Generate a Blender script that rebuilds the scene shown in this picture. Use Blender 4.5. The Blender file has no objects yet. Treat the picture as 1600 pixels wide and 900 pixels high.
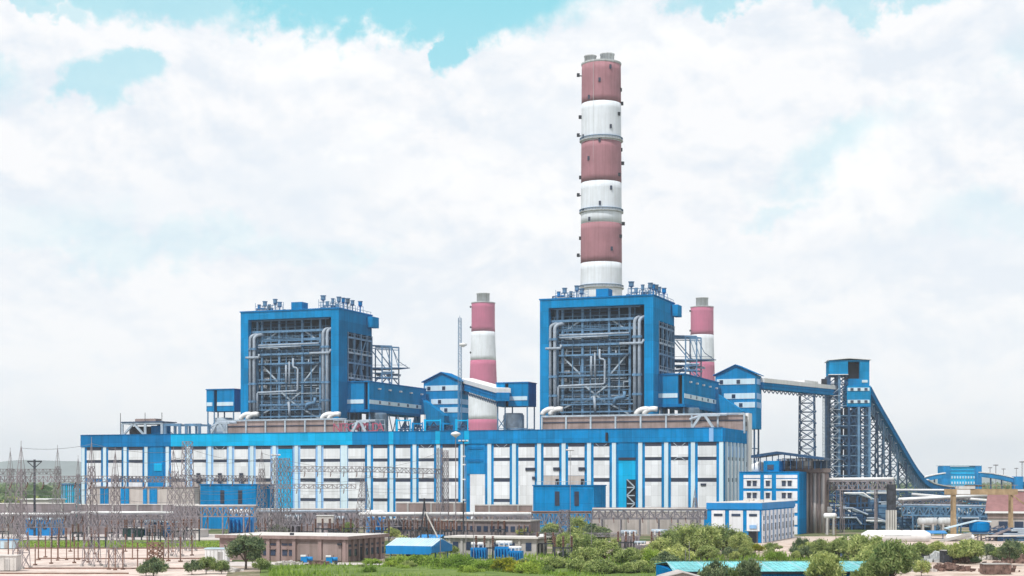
import bpy, math, random
from mathutils import Vector, Matrix
R = math.radians
random.seed(7)
SC = bpy.context.scene
COL = SC.collection

# ------------------------------------------------------------------ camera, light, exposure
FPX = 2500.0; HZ = 752.0; CH = 15.0
cd = bpy.data.cameras.new('camera'); cam = bpy.data.objects.new('camera', cd); COL.objects.link(cam)
cam.location = (0, 0, CH); cam.rotation_euler = (R(90), 0, 0)
cd.sensor_width = 36; cd.lens = 36 * FPX / 1600; cd.shift_y = (HZ - 450) / 1600
cd.clip_start = 1; cd.clip_end = 60000
SC.camera = cam
SC.render.resolution_x = 1024; SC.render.resolution_y = 576
SC.view_settings.view_transform = 'Standard'; SC.view_settings.look = 'None'
SC.view_settings.gamma = 1; SC.view_settings.exposure = 0.12; SC.view_settings.use_curve_mapping = False
SUN_AZ, SUN_EL = R(-148), R(56)          # azimuth clockwise from +Y: the sun stands behind the camera's left shoulder
sd = bpy.data.lights.new('sun', 'SUN'); sd.energy = 3.2; sd.angle = R(0.6); sd.color = (1.0, .96, .9)
so = bpy.data.objects.new('sun', sd); COL.objects.link(so)
sv = Vector((math.sin(SUN_AZ) * math.cos(SUN_EL), math.cos(SUN_AZ) * math.cos(SUN_EL), math.sin(SUN_EL)))
so.rotation_euler = sv.to_track_quat('Z', 'Y').to_euler(); so.location = sv * 500

def make_world():
    w = bpy.data.worlds.new('World'); SC.world = w; w.use_nodes = True
    nt = w.node_tree; N = nt.nodes; N.clear(); L = nt.links
    def node(t, **k):
        n = N.new(t)
        for a, b in k.items(): setattr(n, a, b)
        return n
    def m(op, a, b=None, c=None, clamp=False):
        n = node('ShaderNodeMath', operation=op); n.use_clamp = clamp
        for i, x in enumerate((a, b, c)):
            if x is None: continue
            if isinstance(x, (int, float)): n.inputs[i].default_value = x
            else: L.new(x, n.inputs[i])
        return n.outputs[0]
    def mixc(f, a, b):
        n = node('ShaderNodeMix', data_type='RGBA')
        for i, x in ((0, f), (6, a), (7, b)):
            if isinstance(x, (int, float)): n.inputs[i].default_value = x
            elif isinstance(x, tuple): n.inputs[i].default_value = (*x, 1)
            else: L.new(x, n.inputs[i])
        return n.outputs[2]
    sky = node('ShaderNodeTexSky', sky_type='NISHITA'); sky.sun_disc = False
    sky.sun_elevation = SUN_EL; sky.sun_rotation = SUN_AZ; sky.altitude = 0; sky.air_density = 1.0; sky.dust_density = .6; sky.ozone_density = 1.5
    geo = node('ShaderNodeTexCoord')
    sep = node('ShaderNodeSeparateXYZ'); L.new(geo.outputs['Generated'], sep.inputs[0])
    x, y, z = sep.outputs
    az = m('MULTIPLY', m('ARCTAN2', x, y), 10); el = m('MULTIPLY', m('ARCSINE', z), 10)
    cmb = node('ShaderNodeCombineXYZ'); L.new(az, cmb.inputs[0]); L.new(el, cmb.inputs[1])
    def noise(vec, scale, detail, rough, off=(0, 0, 0), sc=(1, 1, 1), dist=0):
        mp = node('ShaderNodeMapping'); mp.inputs['Location'].default_value = off; mp.inputs['Scale'].default_value = sc
        L.new(vec, mp.inputs[0])
        n = node('ShaderNodeTexNoise'); n.inputs['Scale'].default_value = scale; n.inputs['Detail'].default_value = detail
        n.inputs['Roughness'].default_value = rough; n.inputs['Distortion'].default_value = dist
        L.new(mp.outputs[0], n.inputs['Vector']); return n.outputs['Fac']
    v = cmb.outputs[0]
    n1 = noise(v, 1.6, 8, .55); n2 = noise(v, 1.6, 8, .55, (7, 3, 0)); nb = noise(v, 5.0, 7, .6, (2, 9, 0))
    wx = m('ADD', az, m('ADD', m('MULTIPLY', m('SUBTRACT', n1, .5), 1.1), m('MULTIPLY', m('SUBTRACT', nb, .5), .5)))
    wy = m('ADD', el, m('ADD', m('MULTIPLY', m('SUBTRACT', n2, .5), .7), m('MULTIPLY', m('SUBTRACT', nb, .5), .45)))
    def gap(px, py, rx, ry, rot=0, soft=.35, amt=1):
        a0 = math.atan((px - 800) / FPX) * 10; e0 = math.atan((HZ - py) / FPX) * 10
        rx = rx / FPX * 10; ry = ry / FPX * 10; c, s = math.cos(R(rot)), math.sin(R(rot))
        dx = m('SUBTRACT', wx, a0); dy = m('SUBTRACT', wy, e0)
        u = m('DIVIDE', m('ADD', m('MULTIPLY', dx, c), m('MULTIPLY', dy, s)), rx)
        w_ = m('DIVIDE', m('SUBTRACT', m('MULTIPLY', dy, c), m('MULTIPLY', dx, s)), ry)
        d = m('SQRT', m('ADD', m('MULTIPLY', u, u), m('MULTIPLY', w_, w_)))
        n = node('ShaderNodeMapRange', interpolation_type='SMOOTHSTEP'); L.new(d, n.inputs[0])
        n.inputs[1].default_value = 1 - soft; n.inputs[2].default_value = 1 + soft; n.inputs[3].default_value = amt; n.inputs[4].default_value = 0
        return n.outputs[0]
    gaps = [gap(620, -15, 300, 76, 0, .22), gap(250, -5, 200, 52, 0, .35, .75), gap(40, 5, 120, 28, 0, .2, .6), gap(700, 60, 40, 42, 0, .2),
            gap(168, 150, 58, 38, 20, .3, .7), gap(108, 48, 34, 16, 0, .4, .5),
            gap(1300, 245, 95, 26, 22, .8, .45), gap(1205, 322, 60, 14, 15, .7, .4), gap(1200, -12, 150, 34, 0, .3, .7),
            gap(1440, -5, 90, 36, 0, .3, .6), gap(250, 392, 260, 26, 0, .8, .38), gap(560, 385, 60, 12, 0, .8, .3),
            gap(80, 375, 120, 30, 0, .9, .25), gap(1560, 350, 120, 30, 0, .9, .3), gap(-300, 150, 250, 60), gap(2000, 120, 300, 70)]
    tot = gaps[0]
    for g in gaps[1:]: tot = m('MAXIMUM', tot, g)
    # turquoise of the clear patches: the physical sky nudged towards the photograph's turquoise
    ramp = node('ShaderNodeMapRange'); L.new(el, ramp.inputs[0]); ramp.inputs[1].default_value = 0.6; ramp.inputs[2].default_value = 3.0
    blue = mixc(ramp.outputs[0], (7.0, 8.9, 9.6), (2.9, 7.4, 8.4))
    blue = mixc(.12, blue, sky.outputs[0])
    # clouds: billows lit from above left
    c1 = noise(v, 1.1, 10, .56, (3, 1, 0), (1, 1.5, 1), .35); c2 = noise(v, 1.1, 10, .56, (3.05, 1.17, 0), (1, 1.5, 1), .35)
    rel = m('MULTIPLY', m('SUBTRACT', c2, c1), 5.0)
    d1 = noise(v, 4.2, 7, .55, (1, 2, 0), (1, 1.2, 1), .2); d2 = noise(v, 4.2, 7, .55, (1.03, 2.07, 0), (1, 1.2, 1), .2); rel = m('ADD', rel, m('MULTIPLY', m('SUBTRACT', d2, d1), 1.6))
    big = noise(v, .55, 4, .5, (5, 5, 0), (1, 1.6, 1))
    sh = m('ADD', m('ADD', .62, rel), m('MULTIPLY', m('SUBTRACT', big, .5), 2.2), clamp=True)
    lo = node('ShaderNodeMapRange', interpolation_type='SMOOTHSTEP'); L.new(el, lo.inputs[0]); lo.inputs[1].default_value = -.2; lo.inputs[2].default_value = 1.9
    lo.inputs[3].default_value = 0; lo.inputs[4].default_value = 1
    cl = mixc(sh, (7.75, 8.3, 8.95), (9.3, 9.35, 9.5))
    hi = gap(1350, 275, 130, 42, 38, .5, .8)
    for g_ in (gap(455, 70, 150, 60, 0, .6, .6), gap(590, 215, 60, 26, 30, .6, .6), gap(850, 330, 110, 40, 0, .7, .5), gap(1000, 60, 140, 50, 0, .7, .6), gap(700, 270, 70, 35, 20, .7, .5)): hi = m('MAXIMUM', hi, g_)
    du = gap(430, 290, 170, 60, 10, .8, .55)
    for g_ in (gap(1500, 400, 180, 45, 5, .8, .6), gap(860, 210, 90, 50, 0, .8, .4), gap(1080, 420, 160, 30, 0, .8, .4), gap(150, 330, 160, 30, 0, .8, .45), gap(440, 355, 190, 16, 0, .8, .5)): du = m('MAXIMUM', du, g_)
    cl = mixc(du, cl, (7.9, 8.5, 9.15)); cl = mixc(hi, cl, mixc(sh, (8.9, 9.1, 9.4), (10, 10, 10)))
    cl = mixc(lo.outputs[0], mixc(sh, (9.3, 9.6, 9.9), (9.8, 9.9, 10.0)), cl)
    col = mixc(tot, cl, blue)
    # the horizon band and everything under it stays pale
    bg = node('ShaderNodeBackground'); bg.inputs[1].default_value = 0.1; L.new(col, bg.inputs[0])
    out = node('ShaderNodeOutputWorld'); L.new(bg.outputs[0], out.inputs[0])
make_world()

# ------------------------------------------------------------------ helpers
def P(px, py, Y): return Vector(((px - 800) / FPX * Y, Y, CH + (HZ - py) / FPX * Y))
def PX(px, Y): return (px - 800) / FPX * Y
def ZY(py, Y): return CH + (HZ - py) / FPX * Y
def YG(py): return CH * FPX / (py - HZ)

# the plant's own axes: s along the long hall towards the right, t away from the camera
YR = 520.0; YL = YR * 1.165
_xr = (1130 - 800) / FPX * YR; _xl = (127 - 800) / FPX * YL
LEN = math.hypot(_xr - _xl, YR - YL)
DX = (_xr - _xl) / LEN; DY = (YR - YL) / LEN; NX, NY = -DY, DX
class Frame:
    def __init__(s, x, y, dx=DX, dy=DY): s.x = x; s.y = y; s.dx = dx; s.dy = dy; s.nx = -dy; s.ny = dx
    def w(f, s, t, z): return Vector((f.x + s * f.dx + t * f.nx, f.y + s * f.dy + t * f.ny, z))
    def s(f, px, t=0):
        k = (px - 800) / FPX
        return (k * f.y - f.x + t * (k * f.ny - f.nx)) / (f.dx - k * f.dy)
    def z(f, py, s, t): return CH + (HZ - py) * (f.y + s * f.dy + t * f.ny) / FPX
H = Frame(_xl, YL)
def HF(px, Y): return Frame(PX(px, Y), Y)
def WF(px, Y): return Frame(PX(px, Y), Y, 1, 0)
PITCH = Vector((126.6 * DX, 126.6 * DY, 0))

MATS = {}
def mat(name, col, rough=.6, var=.12, streak=.0, metal=0, nscale=.12, spec=.3, dark=None, bump=0, seams=None):
    if name in MATS: return MATS[name]
    m = bpy.data.materials.new(name); MATS[name] = m; m.use_nodes = True
    nt = m.node_tree; N = nt.nodes; L = nt.links; b = N['Principled BSDF']
    b.inputs['Roughness'].default_value = rough; b.inputs['Metallic'].default_value = metal
    b.inputs['Specular IOR Level'].default_value = spec
    g = N.new('ShaderNodeNewGeometry')
    n = N.new('ShaderNodeTexNoise'); n.inputs['Scale'].default_value = nscale; n.inputs['Detail'].default_value = 8; n.inputs['Roughness'].default_value = .65
    L.new(g.outputs['Position'], n.inputs['Vector'])
    dk = dark or tuple(c * (1 - 2.2 * var) for c in col)
    lt = tuple(min(1, c * (1 + var)) for c in col)
    r = N.new('ShaderNodeValToRGB'); r.color_ramp.elements[0].position = .3; r.color_ramp.elements[1].position = .65
    r.color_ramp.elements[0].color = (*dk, 1); r.color_ramp.elements[1].color = (*lt, 1)
    L.new(n.outputs['Fac'], r.inputs[0]); cur = r.outputs[0]
    if streak:
        mp = N.new('ShaderNodeMapping'); mp.inputs['Scale'].default_value = (1.1, 1.1, .05); L.new(g.outputs['Position'], mp.inputs[0])
        n2 = N.new('ShaderNodeTexNoise'); n2.inputs['Scale'].default_value = .9; n2.inputs['Detail'].default_value = 6; L.new(mp.outputs[0], n2.inputs['Vector'])
        r2 = N.new('ShaderNodeValToRGB'); r2.color_ramp.elements[0].position = .36; r2.color_ramp.elements[1].position = .58
        r2.color_ramp.elements[0].color = (1 - streak * .85, 1 - streak * .9, 1 - streak, 1); r2.color_ramp.elements[1].color = (1, 1, 1, 1)
        L.new(n2.outputs['Fac'], r2.inputs[0])
        mx = N.new('ShaderNodeMix'); mx.data_type = 'RGBA'; mx.blend_type = 'MULTIPLY'; mx.inputs[0].default_value = 1
        L.new(cur, mx.inputs[6]); L.new(r2.outputs[0], mx.inputs[7]); cur = mx.outputs[2]
    if seams:       # sheet joints of cladding, every `seams` metres along the hall and in height
        sp = N.new('ShaderNodeSeparateXYZ'); L.new(g.outputs['Position'], sp.inputs[0])
        def mm(op, a, b_):
            q = N.new('ShaderNodeMath'); q.operation = op
            for i, xx in enumerate((a, b_)):
                if isinstance(xx, (int, float)): q.inputs[i].default_value = xx
                else: L.new(xx, q.inputs[i])
            return q.outputs[0]
        a = mm('ADD', mm('MULTIPLY', sp.outputs[0], DX), mm('MULTIPLY', sp.outputs[1], DY))
        e1 = mm('LESS_THAN', mm('FRACT', mm('DIVIDE', a, seams[0]), 0), seams[2] / seams[0])
        e2 = mm('LESS_THAN', mm('FRACT', mm('DIVIDE', sp.outputs[2], seams[1]), 0), seams[2] / seams[1])
        e = mm('MAXIMUM', e1, e2)
        # sheets weather one by one
        wn = N.new('ShaderNodeTexWhiteNoise'); wn.noise_dimensions = '2D'; cv = N.new('ShaderNodeCombineXYZ')
        L.new(mm('FLOOR', mm('DIVIDE', a, seams[0]), 0), cv.inputs[0]); L.new(mm('FLOOR', mm('DIVIDE', sp.outputs[2], seams[1]), 0), cv.inputs[1])
        L.new(cv.outputs[0], wn.inputs['Vector'])
        f = mm('SUBTRACT', mm('ADD', mm('MULTIPLY', wn.outputs['Value'], .2), .88), mm('MULTIPLY', e, .22))
        mx = N.new('ShaderNodeMix'); mx.data_type = 'RGBA'; mx.blend_type = 'MULTIPLY'; mx.inputs[0].default_value = 1
        L.new(cur, mx.inputs[6]); L.new(f, mx.inputs[7]); cur = mx.outputs[2]
    L.new(cur, b.inputs['Base Color'])
    if bump:
        bp = N.new('ShaderNodeBump'); bp.inputs['Strength'].default_value = bump; bp.inputs['Distance'].default_value = .3
        L.new(n.outputs['Fac'], bp.inputs['Height']); L.new(bp.outputs[0], b.inputs['Normal'])
    return m

BLUE = mat('blue_cladding', (0, .232, .56), .5, .10, .18, spec=.0, seams=(3.0, 4.2, .12))
BLUED = mat('deep_blue_cladding', (0, .178, .46), .5, .09, .16, spec=.0, seams=(3.0, 4.2, .12))
CYAN = mat('azure_cladding', (0, .42, .78), .5, .06, .08, spec=.0, seams=(3.0, 4.2, .1))
BLUEB = mat('boiler_blue_cladding', (0, .228, .52), .5, .09, .16, spec=.0, seams=(3.5, 6, .12))
PALEB = mat('pale_blue_cladding', (.26, .48, .80), .5, .08, .1)
WHITE = mat('white_cladding', (.73, .76, .81), .5, .04, .10, seams=(2.3, 3.4, .07))
PILA = mat('pilaster_paint', (.60, .76, .86), .6, .05, .10)
WPAINT = mat('white_paint', (.76, .77, .78), .5, .05, .1)
LOUV = mat('dark_louvre', (.032, .042, .075), .4, .2)
DARK = mat('dark_opening', (.012, .014, .022), .6, .2)
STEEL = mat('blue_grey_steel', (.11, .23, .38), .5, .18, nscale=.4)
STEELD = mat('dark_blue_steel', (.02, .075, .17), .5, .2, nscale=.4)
STEELL = mat('light_grey_steel', (.38, .46, .54), .5, .15, nscale=.4)
LAG = mat('silver_pipe_lagging', (.36, .43, .52), .5, .12, .2, metal=.0, nscale=.6)
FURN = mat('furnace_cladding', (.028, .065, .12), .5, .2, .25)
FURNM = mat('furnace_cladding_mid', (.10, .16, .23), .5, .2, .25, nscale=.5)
BROWN = mat('brown_precast', (.30, .235, .225), .8, .15, .25)
BEIGE = mat('beige_render', (.50, .46, .45), .8, .1, .2)
PINKB = mat('pinkish_brown_render', (.31, .225, .215), .85, .12, .25)
PURPW = mat('stained_concrete', (.27, .235, .25), .85, .2, .3)
CONC = mat('concrete', (.42, .41, .40), .85, .15, .2)
CONCL = mat('pale_concrete', (.62, .60, .58), .85, .12, .1)
CHRED = mat('faded_red_paint', (.345, .165, .195), .75, .09, .16, nscale=.09)
CHPINK = mat('rose_red_paint', (.47, .12, .22), .75, .08, .12, nscale=.03)
CHWHT = mat('chimney_white_paint', (.68, .73, .79), .75, .05, .12, nscale=.09)
CHGRY = mat('flue_grey', (.50, .53, .55), .7, .15, .3)
RUST = mat('rusty_steel', (.22, .13, .10), .8, .2, nscale=1)
GALV = mat('galvanised_steel', (.25, .225, .245), .5, .2, nscale=.6)
GALVD = mat('weathered_galvanised_steel', (.20, .19, .22), .6, .25, nscale=.6)
TEAL = mat('turquoise_roof_sheet', (.17, .56, .60), .5, .12, .25, nscale=.5, seams=(3.1, 50, .1))
ROOFB = mat('bright_blue_sheet', (.002, .215, .55), .5, .08, .1)
ROOFW = mat('pale_blue_sheet', (.50, .66, .76), .5, .08, .1)
ROOFR = mat('brown_red_roof_sheet', (.26, .135, .135), .75, .12, .15)
YELL = mat('faded_yellow_paint', (.40, .29, .17), .6, .15, .25, nscale=.7)
TOWC = mat('tower_azure_cladding', (0, .25, .53), .5, .08, .15, spec=.0, seams=(3.0, 3.0, .1))
GLASS = mat('window_glass', (.03, .05, .10), .15, .2, spec=.6)
RED = mat('red_letter_paint', (.36, .09, .15), .6, .12)
PORC = mat('brown_porcelain', (.16, .08, .06), .3, .2)
WPORC = mat('white_porcelain', (.7, .7, .72), .3, .1)
TGLASS = mat('green_blue_sheet', (.04, .30, .36), .4, .25, .3)
GREENM = mat('dark_green_paint', (.03, .12, .10), .5, .2)
MACH = mat('dark_machine', (.045, .05, .065), .6, .4, nscale=1.5)
RUBBLE = mat('brown_rubble', (.20, .13, .11), .95, .35, nscale=1.2)
RUBBLEW = mat('pale_rubble', (.55, .52, .50), .95, .3, nscale=1.2)
WIRE = mat('conductor_wire', (.16, .17, .19), .5, .1)

def leafmat(name, c0, c1, c2):
    m = bpy.data.materials.new(name); m.use_nodes = True; nt = m.node_tree; N = nt.nodes; L = nt.links; b = N['Principled BSDF']
    b.inputs['Roughness'].default_value = .7; b.inputs['Specular IOR Level'].default_value = .15
    g = N.new('ShaderNodeNewGeometry'); n = N.new('ShaderNodeTexNoise'); n.inputs['Scale'].default_value = .55; n.inputs['Detail'].default_value = 5
    n.inputs['Roughness'].default_value = .7
    L.new(g.outputs['Position'], n.inputs['Vector'])
    ad = N.new('ShaderNodeMath'); ad.operation = 'MULTIPLY_ADD'; L.new(g.outputs['Random Per Island'], ad.inputs[0]); ad.inputs[1].default_value = .3
    L.new(n.outputs['Fac'], ad.inputs[2])
    r = N.new('ShaderNodeValToRGB'); e = r.color_ramp.elements
    e[0].position = .45; e[0].color = (*c0, 1); e[1].position = .85; e[1].color = (*c2, 1); q = e.new(.64); q.color = (*c1, 1)
    oi = N.new('ShaderNodeObjectInfo'); hv = N.new('ShaderNodeHueSaturation'); mr = N.new('ShaderNodeMapRange'); mr.inputs[3].default_value = .95; mr.inputs[4].default_value = 1.6
    mh = N.new('ShaderNodeMapRange'); mh.inputs[3].default_value = .512; mh.inputs[4].default_value = .475; L.new(oi.outputs['Random'], mr.inputs[0]); L.new(oi.outputs['Random'], mh.inputs[0])
    L.new(mr.outputs[0], hv.inputs['Value']); L.new(mh.outputs[0], hv.inputs['Hue']); hv.inputs['Saturation'].default_value = 1.12; L.new(r.outputs[0], hv.inputs['Color'])
    L.new(ad.outputs[0], r.inputs[0]); L.new(hv.outputs[0], b.inputs['Base Color'])
    t = N.new('ShaderNodeBsdfTranslucent'); L.new(hv.outputs[0], t.inputs[0]); mx = N.new('ShaderNodeMixShader'); mx.inputs[0].default_value = .4
    L.new(b.outputs[0], mx.inputs[1]); L.new(t.outputs[0], mx.inputs[2]); L.new(mx.outputs[0], N['Material Output'].inputs[0])
    return m
LEAF = leafmat('leaves_mid', (.10, .15, .06), (.24, .30, .12), (.44, .48, .23))
LEAFD = leafmat('leaves_dark', (.04, .07, .045), (.10, .145, .08), (.22, .26, .15))
LEAFY = leafmat('leaves_yellowish', (.08, .11, .02), (.20, .23, .04), (.34, .34, .07))
LEAFG = leafmat('leaves_grass', (.09, .15, .035), (.19, .29, .07), (.33, .43, .13))
LEAFF = leafmat('leaves_far', (.07, .12, .07), (.12, .18, .10), (.20, .25, .14))
BARK = mat('bark', (.12, .09, .07), .9, .25, nscale=2)

class MB:
    def __init__(s): s.v = []; s.f = []
    def add(s, vs, fs):
        k = len(s.v); s.v += [tuple(v) for v in vs]; s.f += [tuple(i + k for i in f) for f in fs]; return s
    def hexa(s, b, t):
        return s.add(list(b) + list(t), [(3, 2, 1, 0), (4, 5, 6, 7), (0, 1, 5, 4), (1, 2, 6, 5), (2, 3, 7, 6), (3, 0, 4, 7)])
    def fb(s, F, s0, s1, t0, t1, z0, z1):      # box in a frame; z may be (left, right) pairs
        a0, a1 = z0 if isinstance(z0, tuple) else (z0, z0); b0, b1 = z1 if isinstance(z1, tuple) else (z1, z1)
        return s.hexa([F.w(s0, t0, a0), F.w(s1, t0, a1), F.w(s1, t1, a1), F.w(s0, t1, a0)],
                      [F.w(s0, t0, b0), F.w(s1, t0, b1), F.w(s1, t1, b1), F.w(s0, t1, b0)])
    def gable(s, F, s0, s1, t0, t1, z, zr, along='s', over=.4, th=.2):   # pitched roof slab
        if along == 's':
            tm = (t0 + t1) / 2
            pr = [(t0 - over, z), (tm, zr), (t1 + over, z), (t1 + over, z - th), (tm, zr - th), (t0 - over, z - th)]
            A = [F.w(s0 - over, a, b) for a, b in pr]; B = [F.w(s1 + over, a, b) for a, b in pr]
        else:
            sm = (s0 + s1) / 2
            pr = [(s0 - over, z), (sm, zr), (s1 + over, z), (s1 + over, z - th), (sm, zr - th), (s0 - over, z - th)]
            A = [F.w(a, t0 - over, b) for a, b in pr]; B = [F.w(a, t1 + over, b) for a, b in pr]
        n = 6
        return s.add(A + B, [(0, 1, 4, 5), (1, 2, 3, 4), (11, 10, 7, 6), (10, 9, 8, 7)] + [(i, (i + 1) % n, (i + 1) % n + n, i + n) for i in range(n)])
    def gfill(s, F, s0, s1, t0, t1, z0, z, zr):    # walls up to a gable facing the camera
        sm = (s0 + s1) / 2
        pr = [(s0, z0), (s1, z0), (s1, z), (sm, zr), (s0, z)]
        A = [F.w(a, t0, b) for a, b in pr]; B = [F.w(a, t1, b) for a, b in pr]
        return s.add(A + B, [(0, 1, 2, 3, 4), (9, 8, 7, 6, 5)] + [(i, (i + 1) % 5, (i + 1) % 5 + 5, i + 5) for i in range(5)])
    def bar(s, p, q, w, h=None):
        p = Vector(p); q = Vector(q); h = h or w; d = q - p
        if d.length < 1e-4: return s
        d.normalize(); up = Vector((0, 0, 1)) if abs(d.z) < .95 else Vector((1, 0, 0))
        a = d.cross(up).normalized() * w / 2; b = a.cross(d).normalized() * h / 2
        o = [-a - b, a - b, a + b, -a + b]
        return s.hexa([p + x for x in o], [q + x for x in o])
    def tube(s, pts, r, n=8, cap=True):
        pts = [Vector(p) for p in pts]; rings = []
        for i, p in enumerate(pts):
            d = (pts[min(i + 1, len(pts) - 1)] - pts[max(i - 1, 0)]).normalized()
            up = Vector((0, 0, 1)) if abs(d.z) < .9 else Vector((DX, DY, 0))
            if i == 0: a = d.cross(up).normalized()
            else:
                a = (a - d * a.dot(d)).normalized()
            b = d.cross(a).normalized(); rr = r[i] if isinstance(r, (list, tuple)) else r
            rings.append([p + (a * math.cos(2 * math.pi * k / n) + b * math.sin(2 * math.pi * k / n)) * rr for k in range(n)])
        vs = [x for rg in rings for x in rg]; fs = []
        for i in range(len(pts) - 1):
            for k in range(n): fs.append((i * n + k, i * n + (k + 1) % n, (i + 1) * n + (k + 1) % n, (i + 1) * n + k))
        if cap: fs += [tuple(range(n - 1, -1, -1)), tuple((len(pts) - 1) * n + k for k in range(n))]
        return s.add(vs, fs)
    def lathe(s, c, prof, n=48):
        vs = [(c[0] + r * math.cos(2 * math.pi * k / n), c[1] + r * math.sin(2 * math.pi * k / n), z) for r, z in prof for k in range(n)]
        fs = [(i * n + k, i * n + (k + 1) % n, (i + 1) * n + (k + 1) % n, (i + 1) * n + k) for i in range(len(prof) - 1) for k in range(n)]
        fs += [tuple(range(n - 1, -1, -1)), tuple((len(prof) - 1) * n + k for k in range(n))]
        return s.add(vs, fs)
    def sweep(s, pts, w, h):          # rectangular section along a path (w horizontal, h vertical)
        pts = [Vector(p) for p in pts]; vs = []
        for i, p in enumerate(pts):
            d = pts[min(i + 1, len(pts) - 1)] - pts[max(i - 1, 0)]; hd = Vector((d.x, d.y, 0))
            if hd.length < .01: hd = Vector((1, 0, 0))
            a = Vector((hd.y, -hd.x, 0)).normalized() * w / 2; dn = d.normalized(); up = a.cross(dn).normalized()
            if up.z < 0: up = -up
            b = up * h / 2
            vs += [p - a - b, p + a - b, p + a + b, p - a + b]
        fs = [(3, 2, 1, 0)]; n = len(pts)
        for i in range(n - 1):
            for k in range(4): fs.append((i * 4 + k, i * 4 + (k + 1) % 4, i * 4 + 4 + (k + 1) % 4, i * 4 + 4 + k))
        fs.append(tuple((n - 1) * 4 + k for k in range(4)))
        return s.add(vs, fs)
    def lattice(s, F, w0, w1, z0, z1, n, th, ct=0, xb=True):  # four-legged lattice tower at frame origin
        def c(i, z):
            f = (z - z0) / (z1 - z0); w = (w0 + (w1 - w0) * f) / 2
            return F.w(*[(-w, -w), (w, -w), (w, w), (-w, w)][i % 4], z)
        r = (w1 / w0) if w0 > 0 else 1
        zs = [z0 + (z1 - z0) * ((1 - r ** (i / n)) / (1 - r) if abs(1 - r) > .05 else i / n) for i in range(n + 1)]
        for i in range(4): s.bar(c(i, z0), c(i, z1), th * 1.3)
        for k in range(n):
            for i in range(4):
                s.bar(c(i, zs[k]), c(i + 1, zs[k + 1]), th)
                if xb: s.bar(c(i + 1, zs[k]), c(i, zs[k + 1]), th)
                s.bar(c(i, zs[k + 1]), c(i + 1, zs[k + 1]), th)
        return s
    def truss(s, p, q, w, h, n, th):   # box truss between two points (top chord centre line at p,q)
        p = Vector(p); q = Vector(q); d = (q - p); a = Vector((d.y, -d.x, 0)).normalized() * w / 2; u = Vector((0, 0, -h))
        for o in (a, -a):
            s.bar(p + o, q + o, th * 1.3); s.bar(p + o + u, q + o + u, th * 1.3)
            for k in range(n):
                A = p + d * (k / n) + o; B = p + d * ((k + 1) / n) + o
                if k % 2: s.bar(A, B + u, th)
                else: s.bar(A + u, B, th)
                s.bar(A, A + u, th)
            s.bar(q + o, q + o + u, th)
        for k in range(n + 1):
            A = p + d * (k / n); s.bar(A + a, A - a, th); s.bar(A + a + u, A - a + u, th)
        return s
    def build(s, name, m, parent=None, smooth=False):
        me = bpy.data.meshes.new(name); off = parent.matrix_world.translation if False else (WL[parent.name] if parent else Vector((0, 0, 0)))
        me.from_pydata([(v[0] - off.x, v[1] - off.y, v[2] - off.z) for v in s.v], [], s.f)
        me.materials.append(m); me.validate(); me.update()
        if smooth:
            for p in me.polygons: p.use_smooth = True
        o = bpy.data.objects.new(name, me); COL.objects.link(o)
        if parent: o.parent = parent; WL[o.name] = off.copy()
        else: WL[o.name] = Vector((0, 0, 0))
        return o
WL = {}
def tag(o, label=None, cat=None, group=None, kind=None):
    if label: o['label'] = label
    if cat: o['category'] = cat
    if group: o['group'] = group
    if kind: o['kind'] = kind
    return o
def empty(name, loc, label, cat, group=None):
    o = bpy.data.objects.new(name, None); COL.objects.link(o); o.location = loc; o.empty_display_size = 1
    WL[o.name] = Vector(loc); tag(o, label, cat, group); return o
def single(name, mb, m, loc, label, cat, group=None, smooth=False):   # a thing of one mesh, origin at its base
    me = bpy.data.meshes.new(name); L_ = Vector(loc)
    me.from_pydata([(v[0] - L_.x, v[1] - L_.y, v[2] - L_.z) for v in mb.v], [], mb.f); me.materials.append(m); me.validate(); me.update()
    if smooth:
        for p in me.polygons: p.use_smooth = True
    o = bpy.data.objects.new(name, me); COL.objects.link(o); o.location = L_; WL[o.name] = L_
    return tag(o, label, cat, group)
def kids(o): return [c for c in COL.objects if c.parent == o]
KIDS = {}
def copy_tree(o, parent=None, tree=None):
    c = o.copy(); COL.objects.link(c); c.parent = parent
    for ch in kids(o): copy_tree(ch, c)
    return c
def clone(o, loc, rz=0, sc=None, label=None, group=None):
    c = copy_tree(o); c.location = loc; c.rotation_euler = (0, 0, rz)
    if sc: c.scale = sc if isinstance(sc, tuple) else (sc, sc, sc)
    if label: c['label'] = label
    if group: c['group'] = group
    return c
def struct(name, mb, m, smooth=False, kind='structure'):
    o = mb.build(name, m, None, smooth); o['kind'] = kind; return o

# ------------------------------------------------------------------ setting
def ground_mat():
    m = bpy.data.materials.new('ground_soil'); m.use_nodes = True; nt = m.node_tree; N = nt.nodes; L = nt.links; b = N['Principled BSDF']
    b.inputs['Roughness'].default_value = .95; b.inputs['Specular IOR Level'].default_value = .1
    g = N.new('ShaderNodeNewGeometry')
    n = N.new('ShaderNodeTexNoise'); n.inputs['Scale'].default_value = .03; n.inputs['Detail'].default_value = 12; n.inputs['Roughness'].default_value = .7
    L.new(g.outputs['Position'], n.inputs['Vector'])
    r = N.new('ShaderNodeValToRGB'); e = r.color_ramp.elements
    e[0].position = .36; e[0].color = (.05, .085, .03, 1); e[1].position = .66; e[1].color = (.44, .36, .30, 1)
    for p, c in ((.46, (.09, .12, .045, 1)), (.53, (.20, .18, .12, 1)), (.58, (.36, .30, .25, 1))): q = e.new(p); q.color = c
    L.new(n.outputs['Fac'], r.inputs[0]); L.new(r.outputs[0], b.inputs['Base Color']); return m
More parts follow.
